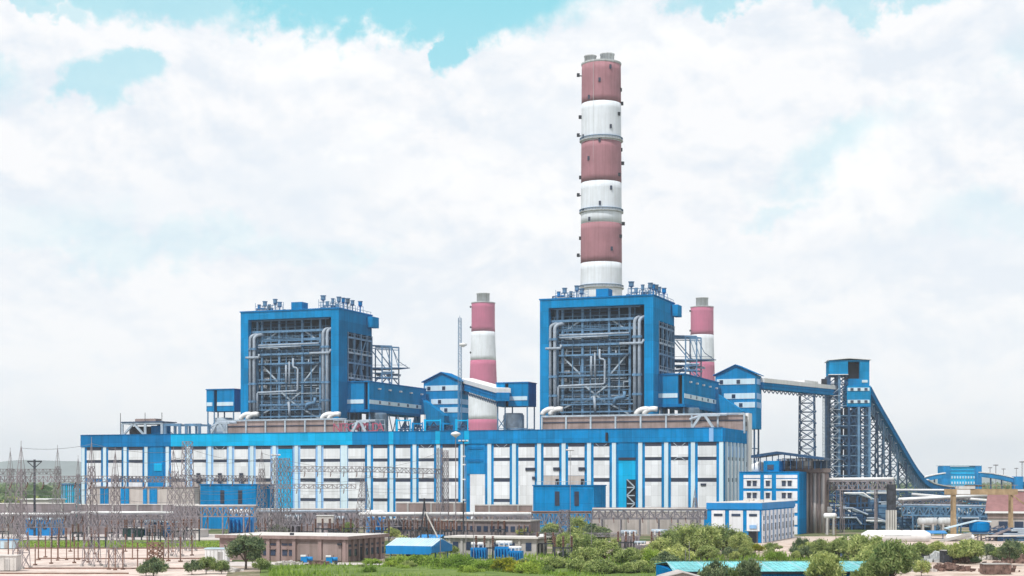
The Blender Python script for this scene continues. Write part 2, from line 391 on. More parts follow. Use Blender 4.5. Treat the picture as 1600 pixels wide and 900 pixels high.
def sheet_mat(name, c0, c1, scale=.25, c2=None):
    m = bpy.data.materials.new(name); m.use_nodes = True; nt = m.node_tree; N = nt.nodes; L = nt.links; b = N['Principled BSDF']
    b.inputs['Roughness'].default_value = .95; b.inputs['Specular IOR Level'].default_value = .1
    g = N.new('ShaderNodeNewGeometry'); n = N.new('ShaderNodeTexNoise'); n.inputs['Scale'].default_value = scale; n.inputs['Detail'].default_value = 12
    n.inputs['Roughness'].default_value = .75; L.new(g.outputs['Position'], n.inputs['Vector'])
    r = N.new('ShaderNodeValToRGB'); e = r.color_ramp.elements; e[0].position = .35; e[0].color = (*c0, 1); e[1].position = .6; e[1].color = (*c1, 1)
    if c2: q = e.new(.75); q.color = (*c2, 1)
    L.new(n.outputs['Fac'], r.inputs[0]); L.new(r.outputs[0], b.inputs['Base Color']); return m
g = MB(); n = 24; GS = 10000
for i in range(n + 1):
    for j in range(n + 1): g.v.append((-GS + 2 * GS * i / n, -1000 + (GS + 1000) * j / n, 0))
for i in range(n):
    for j in range(n): a = i * (n + 1) + j; g.f.append((a, a + n + 1, a + n + 2, a + 1))
struct('ground', g, ground_mat())
GRAVEL = sheet_mat('switchyard_gravel', (.42, .34, .30), (.68, .58, .53), .22, (.58, .52, .46))
LAWN = sheet_mat('lawn_strip', (.08, .14, .04), (.22, .28, .11), .25, (.40, .38, .25))
ROADM = sheet_mat('pale_road', (.42, .38, .37), (.58, .54, .52), .3)
DIRT = sheet_mat('bare_earth', (.34, .25, .20), (.62, .53, .47), .2, (.50, .44, .40))
def sheet(name, m, pts, z):
    mb = MB(); mb.add([(PX(px, YG(py)), YG(py), z) for px, py in pts], [tuple(range(len(pts)))]); return struct(name, mb, m)
sheet('gravel_yard', GRAVEL, [(-260, 935), (340, 935), (370, 856), (-120, 856)], .004)
sheet('lawn', LAWN, [(-120, 854), (352, 854), (352, 844.5), (-120, 844.5)], .008)
sheet('road', ROADM, [(-150, 843.5), (352, 843.5), (640, 841), (640, 834), (-150, 835)], .012)
sheet('road', DIRT, [(1180, 870), (1700, 870), (1700, 838), (1180, 838)], .008)
sheet('dirt_lot', DIRT, [(1390, 930), (1760, 930), (1700, 872), (1400, 878)], .012)
sheet('dirt_path', ROADM, [(330, 884), (620, 889), (600, 879.5), (330, 877.5)], .012)
sheet('dirt_lot', DIRT, [(900, 864), (1130, 866), (1120, 846), (880, 846)], .016)
# low grassy rise in the foreground, as a gently humped sheet
def hump(name, m, px0, px1, y0, y1, hz, nx_=60, ny_=24, seed=1):
    rnd = random.Random(seed); ph = [(rnd.uniform(.05, .25), rnd.uniform(.05, .25), rnd.uniform(0, 6)) for _ in range(6)]
    mb = MB()
    for j in range(ny_ + 1):
        Y = y0 + (y1 - y0) * j / ny_
        for i in range(nx_ + 1):
            u = i / nx_; X = PX(px0 + (px1 - px0) * u, Y)
            e = min(1, u * 6, (1 - u) * 6, j / ny_ * 5, (1 - j / ny_) * 4)
            z = .02 + e * hz * (.6 + .4 * sum(math.sin(X * a + Y * b + c) for a, b, c in ph) / 3)
            mb.v.append((X, Y, max(z, .02) if e > 0 else -.05))
    for j in range(ny_):
        for i in range(nx_): a = j * (nx_ + 1) + i; mb.f.append((a, a + 1, a + nx_ + 2, a + nx_ + 1))
    return struct(name, mb, m, True)
GRS = sheet_mat('weedy_ground', (.07, .12, .03), (.16, .22, .06), .3, (.42, .38, .28))
hump('grassy_rise', GRS, 400, 1300, 225, 288, .8)
hill = MB()
for nm, px0, px1, Yh, zt, sd_ in (('hill', -300, 330, 9300, 150, 3), ('hill', 1250, 2100, 9400, 55, 5)):
    hb = MB(); rnd = random.Random(sd_); ks = [(rnd.uniform(1, 9), rnd.uniform(0, 6), rnd.uniform(.2, 1)) for _ in range(7)]; N_ = 60
    for i in range(N_ + 1):
        u = i / N_; X = PX(px0 + (px1 - px0) * u, Yh)
        e = min(1, 4 * u, 3 * (1 - u)); h = zt * e * (.75 + .25 * sum(a * math.sin(k * u * 3 + p) for k, p, a in ks) / 2.2)
        hb.v += [(X, Yh - 300, -1), (X, Yh - 60, h * .7), (X, Yh, h), (X, Yh + 350, -1)]
    for i in range(N_):
        for k in range(3): a = i * 4 + k; hb.f.append((a, a + 4, a + 5, a + 1))
    struct(nm, hb, mat('far_hill', (.10, .14, .12), .9, .2, nscale=.01), True)

# ------------------------------------------------------------------ turbine hall
def hall():
    r = empty('turbine_hall', H.w(0, 0, 0), 'very long power station hall with tall white wall bays below a blue and azure parapet', 'power station hall')
    pil = [130.5, 164, 196, 228.7, 262, 295, 328, 360.5, 394, 429, 463.5, 499.6, 538, 577, 612, 648, 685, 723, 765, 803.5, 842.7, 881, 920.7, 959.7, 1000.7, 1041.2, 1083, 1128]
    S = [H.s(p) for p in pil]; S[-1] = LEN - .6; TD = 35
    zones = [(0, H.s(268), BLUED, BLUED), (H.s(268), H.s(548), PALEB, CYAN), (H.s(548), LEN, BLUE, BLUE)]
    for i, (a, b, m1, m2) in enumerate(zones):
        MB().fb(H, a, b, 0, TD, 0, 27.9).build('wall', m1, r)
        MB().fb(H, a, b, -.5, .3, 27.9, 32.4).build('parapet', m2, r)
    MB().fb(H, LEN - .6, LEN + .35, .31, TD, 27.9, 32.4).build('parapet', BLUE, r)
    MB().fb(H, 0, LEN - .61, .31, TD, 27.905, 31.4).build('roof', CONC, r)
    mb = MB(); mb.fb(H, 0, LEN, -.7, -.5, 32.4, 32.55).build('coping', BLUED, r)
    for p in (548, 612, 685, 730):       # lighter sheets in the parapet
        s = H.s(p); MB().fb(H, s - .9, s + .9, -.62, -.503, 27.95, 32.38).build('parapet_panel', CYAN, r)
    for p in (1112,):
        s = H.s(p); MB().fb(H, s - .7, s + .7, -.62, -.503, 27.95, 32.38).build('parapet_panel', PALEB, r)
    for i, s in enumerate(S):
        w = 1.35 if i != 12 else 2.6
        m = PILA
        MB().fb(H, s - w / 2, s + w / 2, -.32, -.003, 0, 27.85).build('pilaster', m, r)
    rows = [(23.0, 26.6), (16.1, 21.9), (9.0, 14.8), (.6, 7.9)]
    bands = [(26.65, 27.8), (21.95, 22.95), (14.85, 16.05), (7.95, 8.95)]
    for i in range(27):
        a, b = S[i] + 1.62, S[i + 1] - 1.62
        def panel(z0, z1, m=WHITE, s0=a, s1=b): MB().fb(H, s0, s1, -.28, -.004, z0, z1).build('wall_panel', m, r)
        def louv(z0, z1, s0=a, s1=b):
            MB().fb(H, s0, s1, -.14, -.003, z0, z1).build('louvre', LOUV, r)
        if i == 3:
            panel(0.5, 27.6, BLUE); louv(22, 22.9, a + 2, b); MB().fb(H, a + 2, b - .6, -.5, -.283, 18.8, 21.6).build('light_panel', CYAN, r); continue
        if i == 9:
            panel(0.5, 26.6, CYAN); louv(*bands[0]); louv(21.9, 22.8, a + .3, b); continue
        if i == 17:
            panel(17.5, 27.6, BLUE); MB().fb(H, a + .4, b - .6, -.5, -.283, 26, 26.8).build('vent_strip', BLUED, r)
            MB().fb(H, a + .4, b - .6, -.5, -.283, 21.7, 22.6).build('vent_strip', BLUED, r)
            panel(.5, 17.4, WHITE, a + 1.2, b); continue
        if i == 23:
            panel(21.9, 27.7, BLUE); MB().fb(H, a, b, -.5, -.283, 22.1, 22.9).build('vent_strip', LOUV, r)
            panel(0.5, 21.85, CYAN, a, H.s(979)); panel(15.6, 21.85, CYAN, H.s(979), b)
            MB().fb(H, H.s(979) + .03, b, -.2, -.004, .5, 15.55).build('stair_opening', DARK, r)
            st = MB()
            for k in range(5):
                z = 2 + k * 2.7; s0, s1 = H.s(979) + .3, b - .2
                st.fb(H, s0, s1, -.6, -.25, z, z + .35)
                st.bar(H.w(s0 if k % 2 else s1, -.5, z + .3), H.w(s1 if k % 2 else s0, -.5, z + 2.8), .35)
            st.build('fire_stair', STEELL, r); continue
        louv(*bands[0]); panel(*rows[0]); louv(*bands[1])
        if i == 19:
            panel(.6, 21.9); MB().fb(H, a + 2.6, b + .3, -.6, -.283, 18.6, 19.6).build('vent', LOUV, r); MB().fb(H, b - .8, b + .3, -.6, -.283, 15.6, 16.6).build('vent', LOUV, r); continue
        if i in (20, 21):
            panel(16.9, 21.9); panel(.6, 16.8, BEIGE); MB().fb(H, b - 2, b + .3, -.6, -.283, 18.6, 19.7).build('vent', LOUV, r)
            MB().fb(H, b - 1.2, b - .1, -.5, -.283, 12.2, 15.8).build('door', DARK, r); continue
        if i < 4:
            panel(*rows[1]); panel(*rows[2]); panel(.6, 8.9, BEIGE); continue
        panel(*rows[1]); louv(*bands[2])
        if i in (22, 23, 24, 25, 19): panel(.6, 14.8)
        elif i == 26: panel(5.6, 14.8); louv(3.8, 5.5); MB().fb(H, a + 1, a + 2.8, -.6, -.283, 13.6, 14.3).build('vent', LOUV, r)
        elif 4 <= i <= 8: panel(.6, 14.8, BEIGE)
        else: panel(*rows[2]); louv(*bands[3]); panel(*rows[3])
        if i in (15, 18, 19, 22, 25, 6):
            c = (a + b) / 2
            for sg in (-1, 1): MB().bar(H.w(c + 2 * sg, -.35, 27.6), H.w(c + .6 * sg, -.35, 26.5), .16).build('wind_brace', STEELL, r)
        if i in (19, 25):
            q = MB(); c = (a + b) / 2
            q.bar(H.w(c - 2, -.4, 21.8), H.w(c - .7, -.4, 22.8), .2).bar(H.w(c - .7, -.4, 22.8), H.w(c + .7, -.4, 22.8), .2).bar(H.w(c + .7, -.4, 22.8), H.w(c + 2, -.4, 21.8), .2).build('wind_brace', STEELL, r)
    # end wall
    for k in range(6):
        t = 3.5 + k * 5.6
        MB().fb(H, LEN + .003, LEN + .7, t - .8, t + .8, 0, 27.85).build('end_pilaster', PILA, r)
        if k < 5:
            for z0, z1, m in ((23, 26.6, PALEB), (16.1, 21.9, WHITE), (1, 14.8, WHITE)):
                MB().fb(H, LEN + .003, LEN + .25, t + 1.5, t + 4.2, z0, z1).build('end_panel', m, r)
            for z0, z1 in (bands[1], bands[2]): MB().fb(H, LEN + .003, LEN + .15, t + 1.2, t + 4.5, z0, z1).build('end_louvre', LOUV, r)
    MB().fb(H, LEN - 2.6, LEN + .9, TD + .05, TD + 6, 0, 38.6).build('stair_tower', WPAINT, r)
    for z in (34, 31, 20, 12): MB().fb(H, LEN - .2, LEN + .3, TD - .06, TD + .046, z, z + 1.6).build('stair_window', GLASS, r)
    # stained lower block at the left and small dark vents above it
    a, b = H.s(151), H.s(313)
    MB().fb(H, a + .3, b, -4.2, -.76, 0, 12.6).build('lower_block', BEIGE, r)
    for p in (160, 167, 192, 199, 227, 237): s = H.s(p, -4.2); MB().fb(H, s - .8, s + .8 + (1.6 if p == 237 else 0), -4.5, -4.203, 0, 12.3).build('blue_strip', BLUE, r)
    MB().fb(H, a, b, -4.5, -.9, 12.61, 13.0).build('lower_roof', PURPW, r)
    for p in (310, 343.5, 377): s = H.s(p, -1); MB().fb(H, s - .7, s + .7, -1.3, -.78, 14.2, 18).build('vent_box', LOUV, r)
    fl = MB(); s = H.s(948, -1); fl.fb(H, s - .35, s + .35, -1.4, -.66, 28.4, 31.2).build('flood_lamp', DARK, r)
    return r
HALL = hall()

# annexes in front of the hall
def annex(px0, px1, Y, pyt, label, depth=12):
    F = HF(px1, Y); s0 = F.s(px0); zt = ZY(pyt, Y)
    r = empty('blue_annex', F.w(s0, 0, 0), label, 'annex building')
    MB().fb(F, s0, 0, 0, depth, 0, zt).build('wall', BLUE, r)
    MB().fb(F, s0 - .2, .2, -.2, depth + .2, zt + .003, zt + .35).build('roof', BLUED, r)
    for f in (.4, .72):
        MB().fb(F, s0 * (1 - f) - .7, s0 * (1 - f) + .7, -.15, -.003, zt - 5.8, zt - 1.6).build('window', LOUV, r)
    q = MB()
    for k in range(9): s = s0 * (.95 - .11 * k); q.bar(F.w(s, .5, zt), F.w(s, .5, zt + 1.3), .12)
    q.bar(F.w(s0 * .95, .5, zt + 1.3), F.w(s0 * .07, .5, zt + 1.3), .12); q.build('roof_railing', STEELL, r)
    return r
annex(313, 400, 500, 758, 'tall blue sheet-clad annex in front of the azure part of the long hall')
annex(833, 928, 470, 759.5, 'wide blue sheet-clad annex standing against the right half of the long hall')

# ------------------------------------------------------------------ boiler house (built once, copied one pitch to the right)
def boiler():
    T0 = 50; D = 30; S0 = 39.85; S1 = 83.4; ZT = 82.3
    rnd = random.Random(3)
    r = empty('boiler_house', H.w(S0, T0, 0), 'left boiler tower, a blue portal around a mass of steelwork and silver pipes', 'boiler house')
    def s(px, t=T0): return H.s(px, t)
    def z(py, px=450, t=T0): return H.z(py, s(px, t), t)
    # portal
    MB().fb(H, S0, S0 + 3.4, T0, T0 + 2.5, 0, ZT - .01).build('portal_cladding', BLUEB, r)
    MB().fb(H, S1 - 3.4, S1, T0, T0 + 7.5, 0, ZT - .01).build('portal_cladding', BLUEB, r)
    MB().fb(H, S0 + 3.41, S1 - 3.41, T0, T0 + 2.5, 79.3, ZT - .01).build('portal_cladding', BLUEB, r)
    MB().fb(H, S1 - .6, S1 - .01, T0 + 7.51, T0 + D, 74, ZT - .02).build('side_cladding', BLUEB, r)
    MB().fb(H, S0 + .01, S0 + .6, T0 + 2.51, T0 + D, 30, ZT - .02).build('side_cladding', BLUEB, r)
    MB().fb(H, S0 - .3, S1 + .3, T0 - .3, T0 + D + .3, ZT, ZT + .5).build('roof', BLUED, r)
    MB().fb(H, S1 + .31, S1 + 2.7, T0 + D - 5, T0 + D + 1, 77.3, 81.6).build('side_cladding', BLUEB, r)
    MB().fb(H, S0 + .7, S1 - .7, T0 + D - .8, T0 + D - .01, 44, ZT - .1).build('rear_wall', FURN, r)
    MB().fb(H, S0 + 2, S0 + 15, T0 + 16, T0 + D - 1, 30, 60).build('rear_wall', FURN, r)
    # furnace
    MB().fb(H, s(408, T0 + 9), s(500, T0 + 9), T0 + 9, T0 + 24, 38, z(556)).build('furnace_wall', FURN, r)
    for k in range(5):       # buckstays with cladding between them
        a, b = z(640) + k * 5.1, z(640) + k * 5.1 + 4.1
        MB().fb(H, s(410, T0 + 9), s(498, T0 + 9), T0 + 8.7, T0 + 8.99, a, b).build('furnace_panel', FURNM, r)
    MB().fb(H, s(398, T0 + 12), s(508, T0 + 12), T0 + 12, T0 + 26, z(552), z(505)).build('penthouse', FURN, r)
    for k in range(9):       # hopper-like headers under the penthouse
        c = s(412 + k * 10.5, T0 + 8); q = MB()
        q.tube([H.w(c, T0 + 8, z(535)), H.w(c, T0 + 8, z(521))], .7, 8); q.tube([H.w(c, T0 + 8, z(521)), H.w(c, T0 + 8, z(517))], [.7, 1.5], 8)
        q.build('header', FURNM, r, True)
    # columns
    for px in (402, 409, 436, 472, 500):
        for dt in (3.2, 14):
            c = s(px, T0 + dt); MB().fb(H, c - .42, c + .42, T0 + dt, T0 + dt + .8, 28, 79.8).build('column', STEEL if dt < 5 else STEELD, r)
    # beams / floors
    for py, x0, x1, dt, w in ((500, 390, 514, 3, .5), (517.5, 388, 516, 3, .9), (531, 388, 516, 4, 1.0), (537, 402, 500, 3, .5), (540.5, 403, 500, 2.8, .5), (544, 402, 498, 5, .4), (553, 400, 500, 3, .8),
                              (557, 404, 498, 6, .5), (568, 402, 500, 3, .6), (583, 404, 498, 8, .4), (598, 398, 502, 3, .6), (603, 436, 500, 8, .4), (615, 404, 470, 7, .4), (632, 402, 500, 3, .6), (640, 398, 508, 2.5, .5), (651, 398, 508, 2.5, .5)):
        a, b = s(x0, T0 + dt), s(x1, T0 + dt); zz = z(py, 450, T0 + dt)
        q = MB(); q.bar(H.w(a, T0 + dt, zz), H.w(b, T0 + dt, zz), w)
        if py in (500, 517.5, 531, 553, 598, 632, 640):     # walkway handrail
            q.bar(H.w(a, T0 + dt - .6, zz + 1.5), H.w(b, T0 + dt - .6, zz + 1.5), .14)
            for k in range(13): p = a + (b - a) * k / 12; q.bar(H.w(p, T0 + dt - .6, zz), H.w(p, T0 + dt - .6, zz + 1.5), .12)
        q.build('platform_beam', STEEL if dt < 5 else STEELL, r)
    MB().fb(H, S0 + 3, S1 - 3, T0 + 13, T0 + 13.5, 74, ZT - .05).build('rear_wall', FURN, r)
    # braces
    for x0, y0, x1, y1 in ((410, 570, 436, 598), (474, 598, 498, 568), (436, 640, 472, 612), (438, 611, 470, 640), (403, 650, 432, 634), (474, 640, 500, 655), (410, 535, 434, 518), (476, 518, 498, 534)):
        MB().bar(H.w(s(x0, T0 + 4), T0 + 4, z(y0, 450, T0 + 4)), H.w(s(x1, T0 + 4), T0 + 4, z(y1, 450, T0 + 4)), .55).build('brace', STEELL, r)
    # main silver pipes with hooked heads
    for px in (390.5, 397, 505, 511.5):
        yy = 523 if px < 450 else 517.5; c = s(px, T0 + 1); pts = [H.w(c, T0 + 1, 34)]
        zt = z(yy + 5); pts.append(H.w(c, T0 + 1, zt))
        for k in range(1, 7): a = math.pi / 2 * k / 6; pts.append(H.w(c + 2.4 * (1 - math.cos(a)) * (1 if px < 450 else .6), T0 + 1 + 2 * (1 - math.cos(a)), zt + 2.0 * math.sin(a)))
        e = pts[-1]; pts.append(e + Vector((NX * 5, NY * 5, 0)))
        p = MB().tube(pts, .64, 12).build('steam_pipe', LAG, r, True)
        for y2 in (545, 600, 628): q = z(y2); MB().tube([H.w(c, T0 + 1, q), H.w(c, T0 + 1, q + .8)], 1.05, 12).build('pipe_clamp', STEEL, p)
    def pipe(pl, rad, dt, m=LAG):
        MB().tube([H.w(s(a, T0 + dt), T0 + dt, z(b, 450, T0 + dt)) for a, b in pl], rad, 10).build('pipe', m, r, True)
    pipe([(402, 652), (402, 614), (403, 612.5), (463, 611), (465, 609), (465, 577), (463, 575), (459, 574), (458, 572), (458, 560)], .38, 1.5)
    pipe([(452, 600), (452, 565)], .35, 2); pipe([(447, 598), (447, 570)], .4, 2)
    pipe([(384, 557), (404, 557), (405, 552)], .5, .2); pipe([(484, 553), (514, 553), (517, 548)], .5, .2)
    pipe([(452, 650), (452, 640), (451, 628)], .5, 2); pipe([(478, 640), (480, 632), (492, 630), (492, 622)], .7, 2, STEEL)
    pipe([(404, 538.5), (498, 538)], .35, 1.6); pipe([(404, 542), (470, 541.5)], .3, 1.6)
    for k in range(34):      # fine secondary floors
        py = 505 + k * 4.4; dt = 2.9 + (k * 7 % 5) * 1.3; t = T0 + dt; x0 = rnd.choice((402, 404, 420, 436)); x1 = rnd.choice((470, 486, 500, 500))
        MB().bar(H.w(s(x0, t), t, z(py, 450, t)), H.w(s(x1, t), t, z(py, 450, t)), rnd.uniform(.16, .3)).build('secondary_beam', rnd.choice([STEEL, STEELL, STEEL, STEELD]), r)
    for px in (389, 394, 401, 404.5, 423, 447, 461, 486, 501, 508.5):
        t = T0 + 3.6 + (px % 3); MB().fb(H, s(px, t) - .2, s(px, t) + .2, t, t + .4, 30, 79.5).build('light_post', STEEL, r)
    for k in range(30):      # hangers and light posts between the floors
        x = rnd.uniform(404, 498); y = rnd.choice([517, 531, 544, 553, 568, 583, 598, 615, 632]); dt = rnd.uniform(3, 7); t = T0 + dt
        MB().bar(H.w(s(x, t), t, z(y, 450, t)), H.w(s(x, t), t, z(y + rnd.choice((13, 14, 28)), 450, t)), rnd.uniform(.18, .32)).build('hanger', rnd.choice([STEEL, STEELL, STEEL]), r)
    for k in range(26):      # smaller lines among the floors
        x = rnd.uniform(404, 498); y = rnd.choice([520, 535, 545, 557, 570, 598, 620, 640]); dt = rnd.uniform(4, 9)
        pts = [(x, y), (x, y - rnd.uniform(4, 12))]
        if rnd.random() < .7: pts += [(x + rnd.uniform(-14, 14), pts[-1][1])]; pts += [(pts[-1][0], pts[-1][1] - rnd.uniform(2, 8))]
        pipe(pts, rnd.uniform(.22, .42), dt, rnd.choice([LAG, STEEL, STEELL]))
    for x, y in ((405, 565), (408, 566), (406, 578), (410, 592), (406, 604)):      # bright vessels glimpsed at the left
        c = s(x, T0 + 6); zz = z(y, 450, T0 + 6); MB().tube([H.w(c, T0 + 6, zz), H.w(c + 3.2, T0 + 6, zz)], .7, 8).build('vessel', WPAINT, r, True)
    for x in (376.5, 503):         # white silencer bends at the foot
        c = s(x, 46); q = []
        for k in range(7): a = math.pi * .62 * k / 6; q.append(H.w(c + 3.5 * (1 - math.cos(a)), 46, H.z(652, c, 46) - 1 + 2.2 * math.sin(a)))
        MB().tube(q, 1.0, 10).build('white_bend', WPAINT, r, True)
        MB().tube([p + Vector((3 * DX, 3 * DY, 0)) for p in q], 1.0, 10).build('white_bend', WPAINT, r, True)
    # side steelwork
    SS = S1 + .2
    for t in (T0 + 8, T0 + 14, T0 + 20, T0 + 26, T0 + 30):
        MB().fb(H, SS - 1, SS - .2, t, t + .7, 20, 74 if t > 60 else 74).build('column', STEEL, r)
    for k, zz in enumerate((72, 66, 62, 56, 50, 44, 38)):
        q = MB(); q.bar(H.w(SS - .6, T0 + 8, zz), H.w(SS - .6, T0 + D, zz), .7); q.bar(H.w(SS, T0 + 8, zz + 1.4), H.w(SS, T0 + D, zz + 1.4), .14)
        for j in range(9): t = T0 + 8 + j * 2.7; q.bar(H.w(SS, t, zz), H.w(SS, t, zz + 1.4), .14)
        q.build('platform_beam', STEELL if k % 2 else STEEL, r)
    for a, b, c, d in ((8, 38, 14, 50), (14, 50, 20, 38), (14, 56, 26, 73), (20, 62, 26, 50), (9, 45, 13, 56)):
        MB().bar(H.w(SS - .6, T0 + a, b), H.w(SS - .6, T0 + c, d), .4).build('brace', STEEL, r)
    for k in range(14):
        t = T0 + rnd.uniform(9, 27); zz = rnd.uniform(36, 62); o = rnd.uniform(-6, -1)
        MB().tube([H.w(SS + o, t, zz), H.w(SS + o, t, zz + rnd.uniform(3, 9)), H.w(SS + o, t + rnd.uniform(-4, 4), zz + 9)], .4, 8).build('pipe', rnd.choice([LAG, STEEL]), r, True)
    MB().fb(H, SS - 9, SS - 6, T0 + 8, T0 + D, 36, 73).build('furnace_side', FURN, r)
    # outrigger frame to the right with a long pointed platform
    t1 = T0 + 30.6; e0 = S1 - 2; e1 = H.s(612, t1); e2 = H.s(636, t1); zr0 = H.z(597.5, H.s(541, 57.5), 57.5) + .4
    q = MB()
    for tt in (t1, t1 + 7):
        for ss in (e0, (e0 + e1) / 2 + 1, e1): q.bar(H.w(ss, tt, zr0), H.w(ss, tt, H.z(541, e1, t1)), .5)
        q.bar(H.w(e0, tt, H.z(540, e0, t1)), H.w(e1, tt, H.z(541, e1, t1)), .6)
        q.bar(H.w(e0, tt, H.z(544, e0, t1)), H.w(e1, tt, H.z(545, e1, t1)), .3)
        for py in (575, 583, 590): q.bar(H.w(e0, tt, H.z(py, e0, t1)), H.w(e1, tt, H.z(py, e1, t1)), .45)
        q.bar(H.w(e0 + 1, tt, H.z(545, e0, t1)), H.w(e1 - 3, tt, H.z(574, e1, t1)), .35)
        q.bar(H.w(e0 + 8, tt, H.z(545, e0, t1)), H.w(e1, tt, H.z(574, e1, t1)), .25)
        q.bar(H.w(e0 + 2, tt, zr0), H.w(e1 - 4, tt, H.z(583, e1, t1)), .35); q.bar(H.w(e1 - 4, tt, H.z(583, e1, t1)), H.w(e1, tt, zr0), .35)
    q.build('outrigger_frame', STEEL, r)
    q = MB(); zz = H.z(574, e1, t1)
    q.add([H.w(e0, t1, zz), H.w(e1, t1, zz), H.w(e2, t1 + 3, zz - .1), H.w(e1, t1 + 7, zz), H.w(e0, t1 + 7, zz)] + [H.w(e0, t1, zz - .5), H.w(e1, t1, zz - .5), H.w(e2, t1 + 3, zz - .4), H.w(e1, t1 + 7, zz - .5), H.w(e0, t1 + 7, zz - .5)],
          [(0, 1, 2, 3, 4), (9, 8, 7, 6, 5), (0, 5, 6, 1), (1, 6, 7, 2), (2, 7, 8, 3), (3, 8, 9, 4), (4, 9, 5, 0)])
    q.bar(H.w(e1, t1, H.z(542, e1, t1)), H.w(e1 + 3, t1, H.z(565, e1, t1)), .2); q.bar(H.w(e1 + 3, t1, H.z(565, e1, t1)), H.w(e2 - 1, t1 + 3, zz), .2)
    q.bar(H.w(e0, t1, zz + 1.2), H.w(e2 - 1.5, t1 + 2.6, zz + 1.0), .14); q.build('long_platform', STEELD, r)
    q = MB()
    for k in range(22):
        t = t1 + rnd.uniform(0, 7); ss = rnd.uniform(e0, e0 + 9); zz = H.z(rnd.choice([577, 581, 585, 590]), ss, t1)
        q.tube([H.w(ss, t, zz), H.w(ss + rnd.uniform(2, 5), t, zz + rnd.uniform(-.5, .8))], .35, 6)
    q.build('valve_cluster', STEELL, r)
    # roof equipment
    MB().fb(H, s(455, T0 + 4), s(472, T0 + 4), T0 + 4, T0 + 9, ZT + .52, z(470.5)).build('roof_house', BLUEB, r)
    MB().fb(H, s(402, T0 + 4), s(418, T0 + 4), T0 + 4, T0 + 10, ZT + .52, ZT + 1.3).build('roof_pad', CONC, r)
    for k in range(26):
        px = rnd.choice((rnd.uniform(400, 444), rnd.uniform(500, 526))); t = T0 + rnd.uniform(3, 12); c = min(s(px, t), S1 - 2); h = rnd.uniform(.8, 2.6)
        q = MB()
        if rnd.random() < .5: q.tube([H.w(c, t, ZT + .5), H.w(c, t, ZT + h), H.w(c + rnd.uniform(.8, 2.5), t, ZT + h + .1)], rnd.uniform(.2, .4), 8)
        else: q.fb(H, c, c + rnd.uniform(.8, 2), t, t + 1.4, ZT + .5, ZT + h)
        q.build('roof_unit', rnd.choice([STEEL, BLUED, STEELL, STEELD]), r)
    for px, h, w in ((405, 3.2, .9), (414, 4.6, 1.2), (421, 3.0, .8), (430, 5.2, 1.2), (437, 4.0, 1.2), (505, 6.0, 1.4), (512, 3.6, .8), (520, 4.6, .9), (527, 5.0, 1.2), (534, 5.0, 1.0), (541, 5.2, 1.3), (549, 4.9, 1.1), (562, 5.3, 1.2)):
        t = T0 + rnd.uniform(3, 8) if px < 525 else T0 + rnd.uniform(6, 14); c = s(px, t) if px < 525 else min(s(px, t), S1 - 1.2); q = MB()
        if px > 525: t = T0 + 4 + (px - 525) * .55; c = S1 - 2.5
        q.tube([H.w(c, t, ZT + .5), H.w(c, t, ZT + h - 1.6)], .28, 8); q.tube([H.w(c, t, ZT + h - 1.9), H.w(c, t, ZT + h - 1.4)], [.3, w * .8], 10)
        q.tube([H.w(c, t, ZT + h - 1.4), H.w(c, t, ZT + h)], w * .68, 12)
        for d in (-1.3, 1.3): q.bar(H.w(c + d, t, ZT + .5), H.w(c + d, t, ZT + h * .62), .16)
        q.bar(H.w(c - 1.3, t, ZT + h * .62), H.w(c + 1.3, t, ZT + h * .62), .2)
        o = q.build('vent_silencer', rnd.choice([STEEL, STEEL, FURNM, BLUED]), r)
        MB().tube([H.w(c, t, ZT + h + .01), H.w(c, t, ZT + h + .3)], w * .85, 12).build('cap', STEEL, o)
    for x0, x1, h in ((399, 443, 2.6), (498, 524, 3), (524, 528, 2.2)):
        q = MB()
        a, b = s(x0, T0 + 2), s(x1, T0 + 2)
        q.bar(H.w(a, T0 + 2, ZT + h), H.w(b, T0 + 2, ZT + h), .16); q.bar(H.w(a, T0 + 2, ZT + h * .6), H.w(b, T0 + 2, ZT + h * .6), .12)
        for k in range(8): p = a + (b - a) * k / 7; q.bar(H.w(p, T0 + 2, ZT + .5), H.w(p, T0 + 2, ZT + h + (1.2 if k in (0, 7) else 0)), .16)
        q.build('roof_railing', STEEL, r)
    q = MB(); q.bar(H.w(S1 - .2, T0 + 2, ZT + 1.5), H.w(S1 - .2, T0 + D, ZT + 1.5), .14)
    for k in range(9): q.bar(H.w(S1 - .2, T0 + 2 + k * 3.4, ZT + .5), H.w(S1 - .2, T0 + 2 + k * 3.4, ZT + 1.5), .12)
    q.build('roof_railing', STEEL, r)
    return r
B1 = boiler()

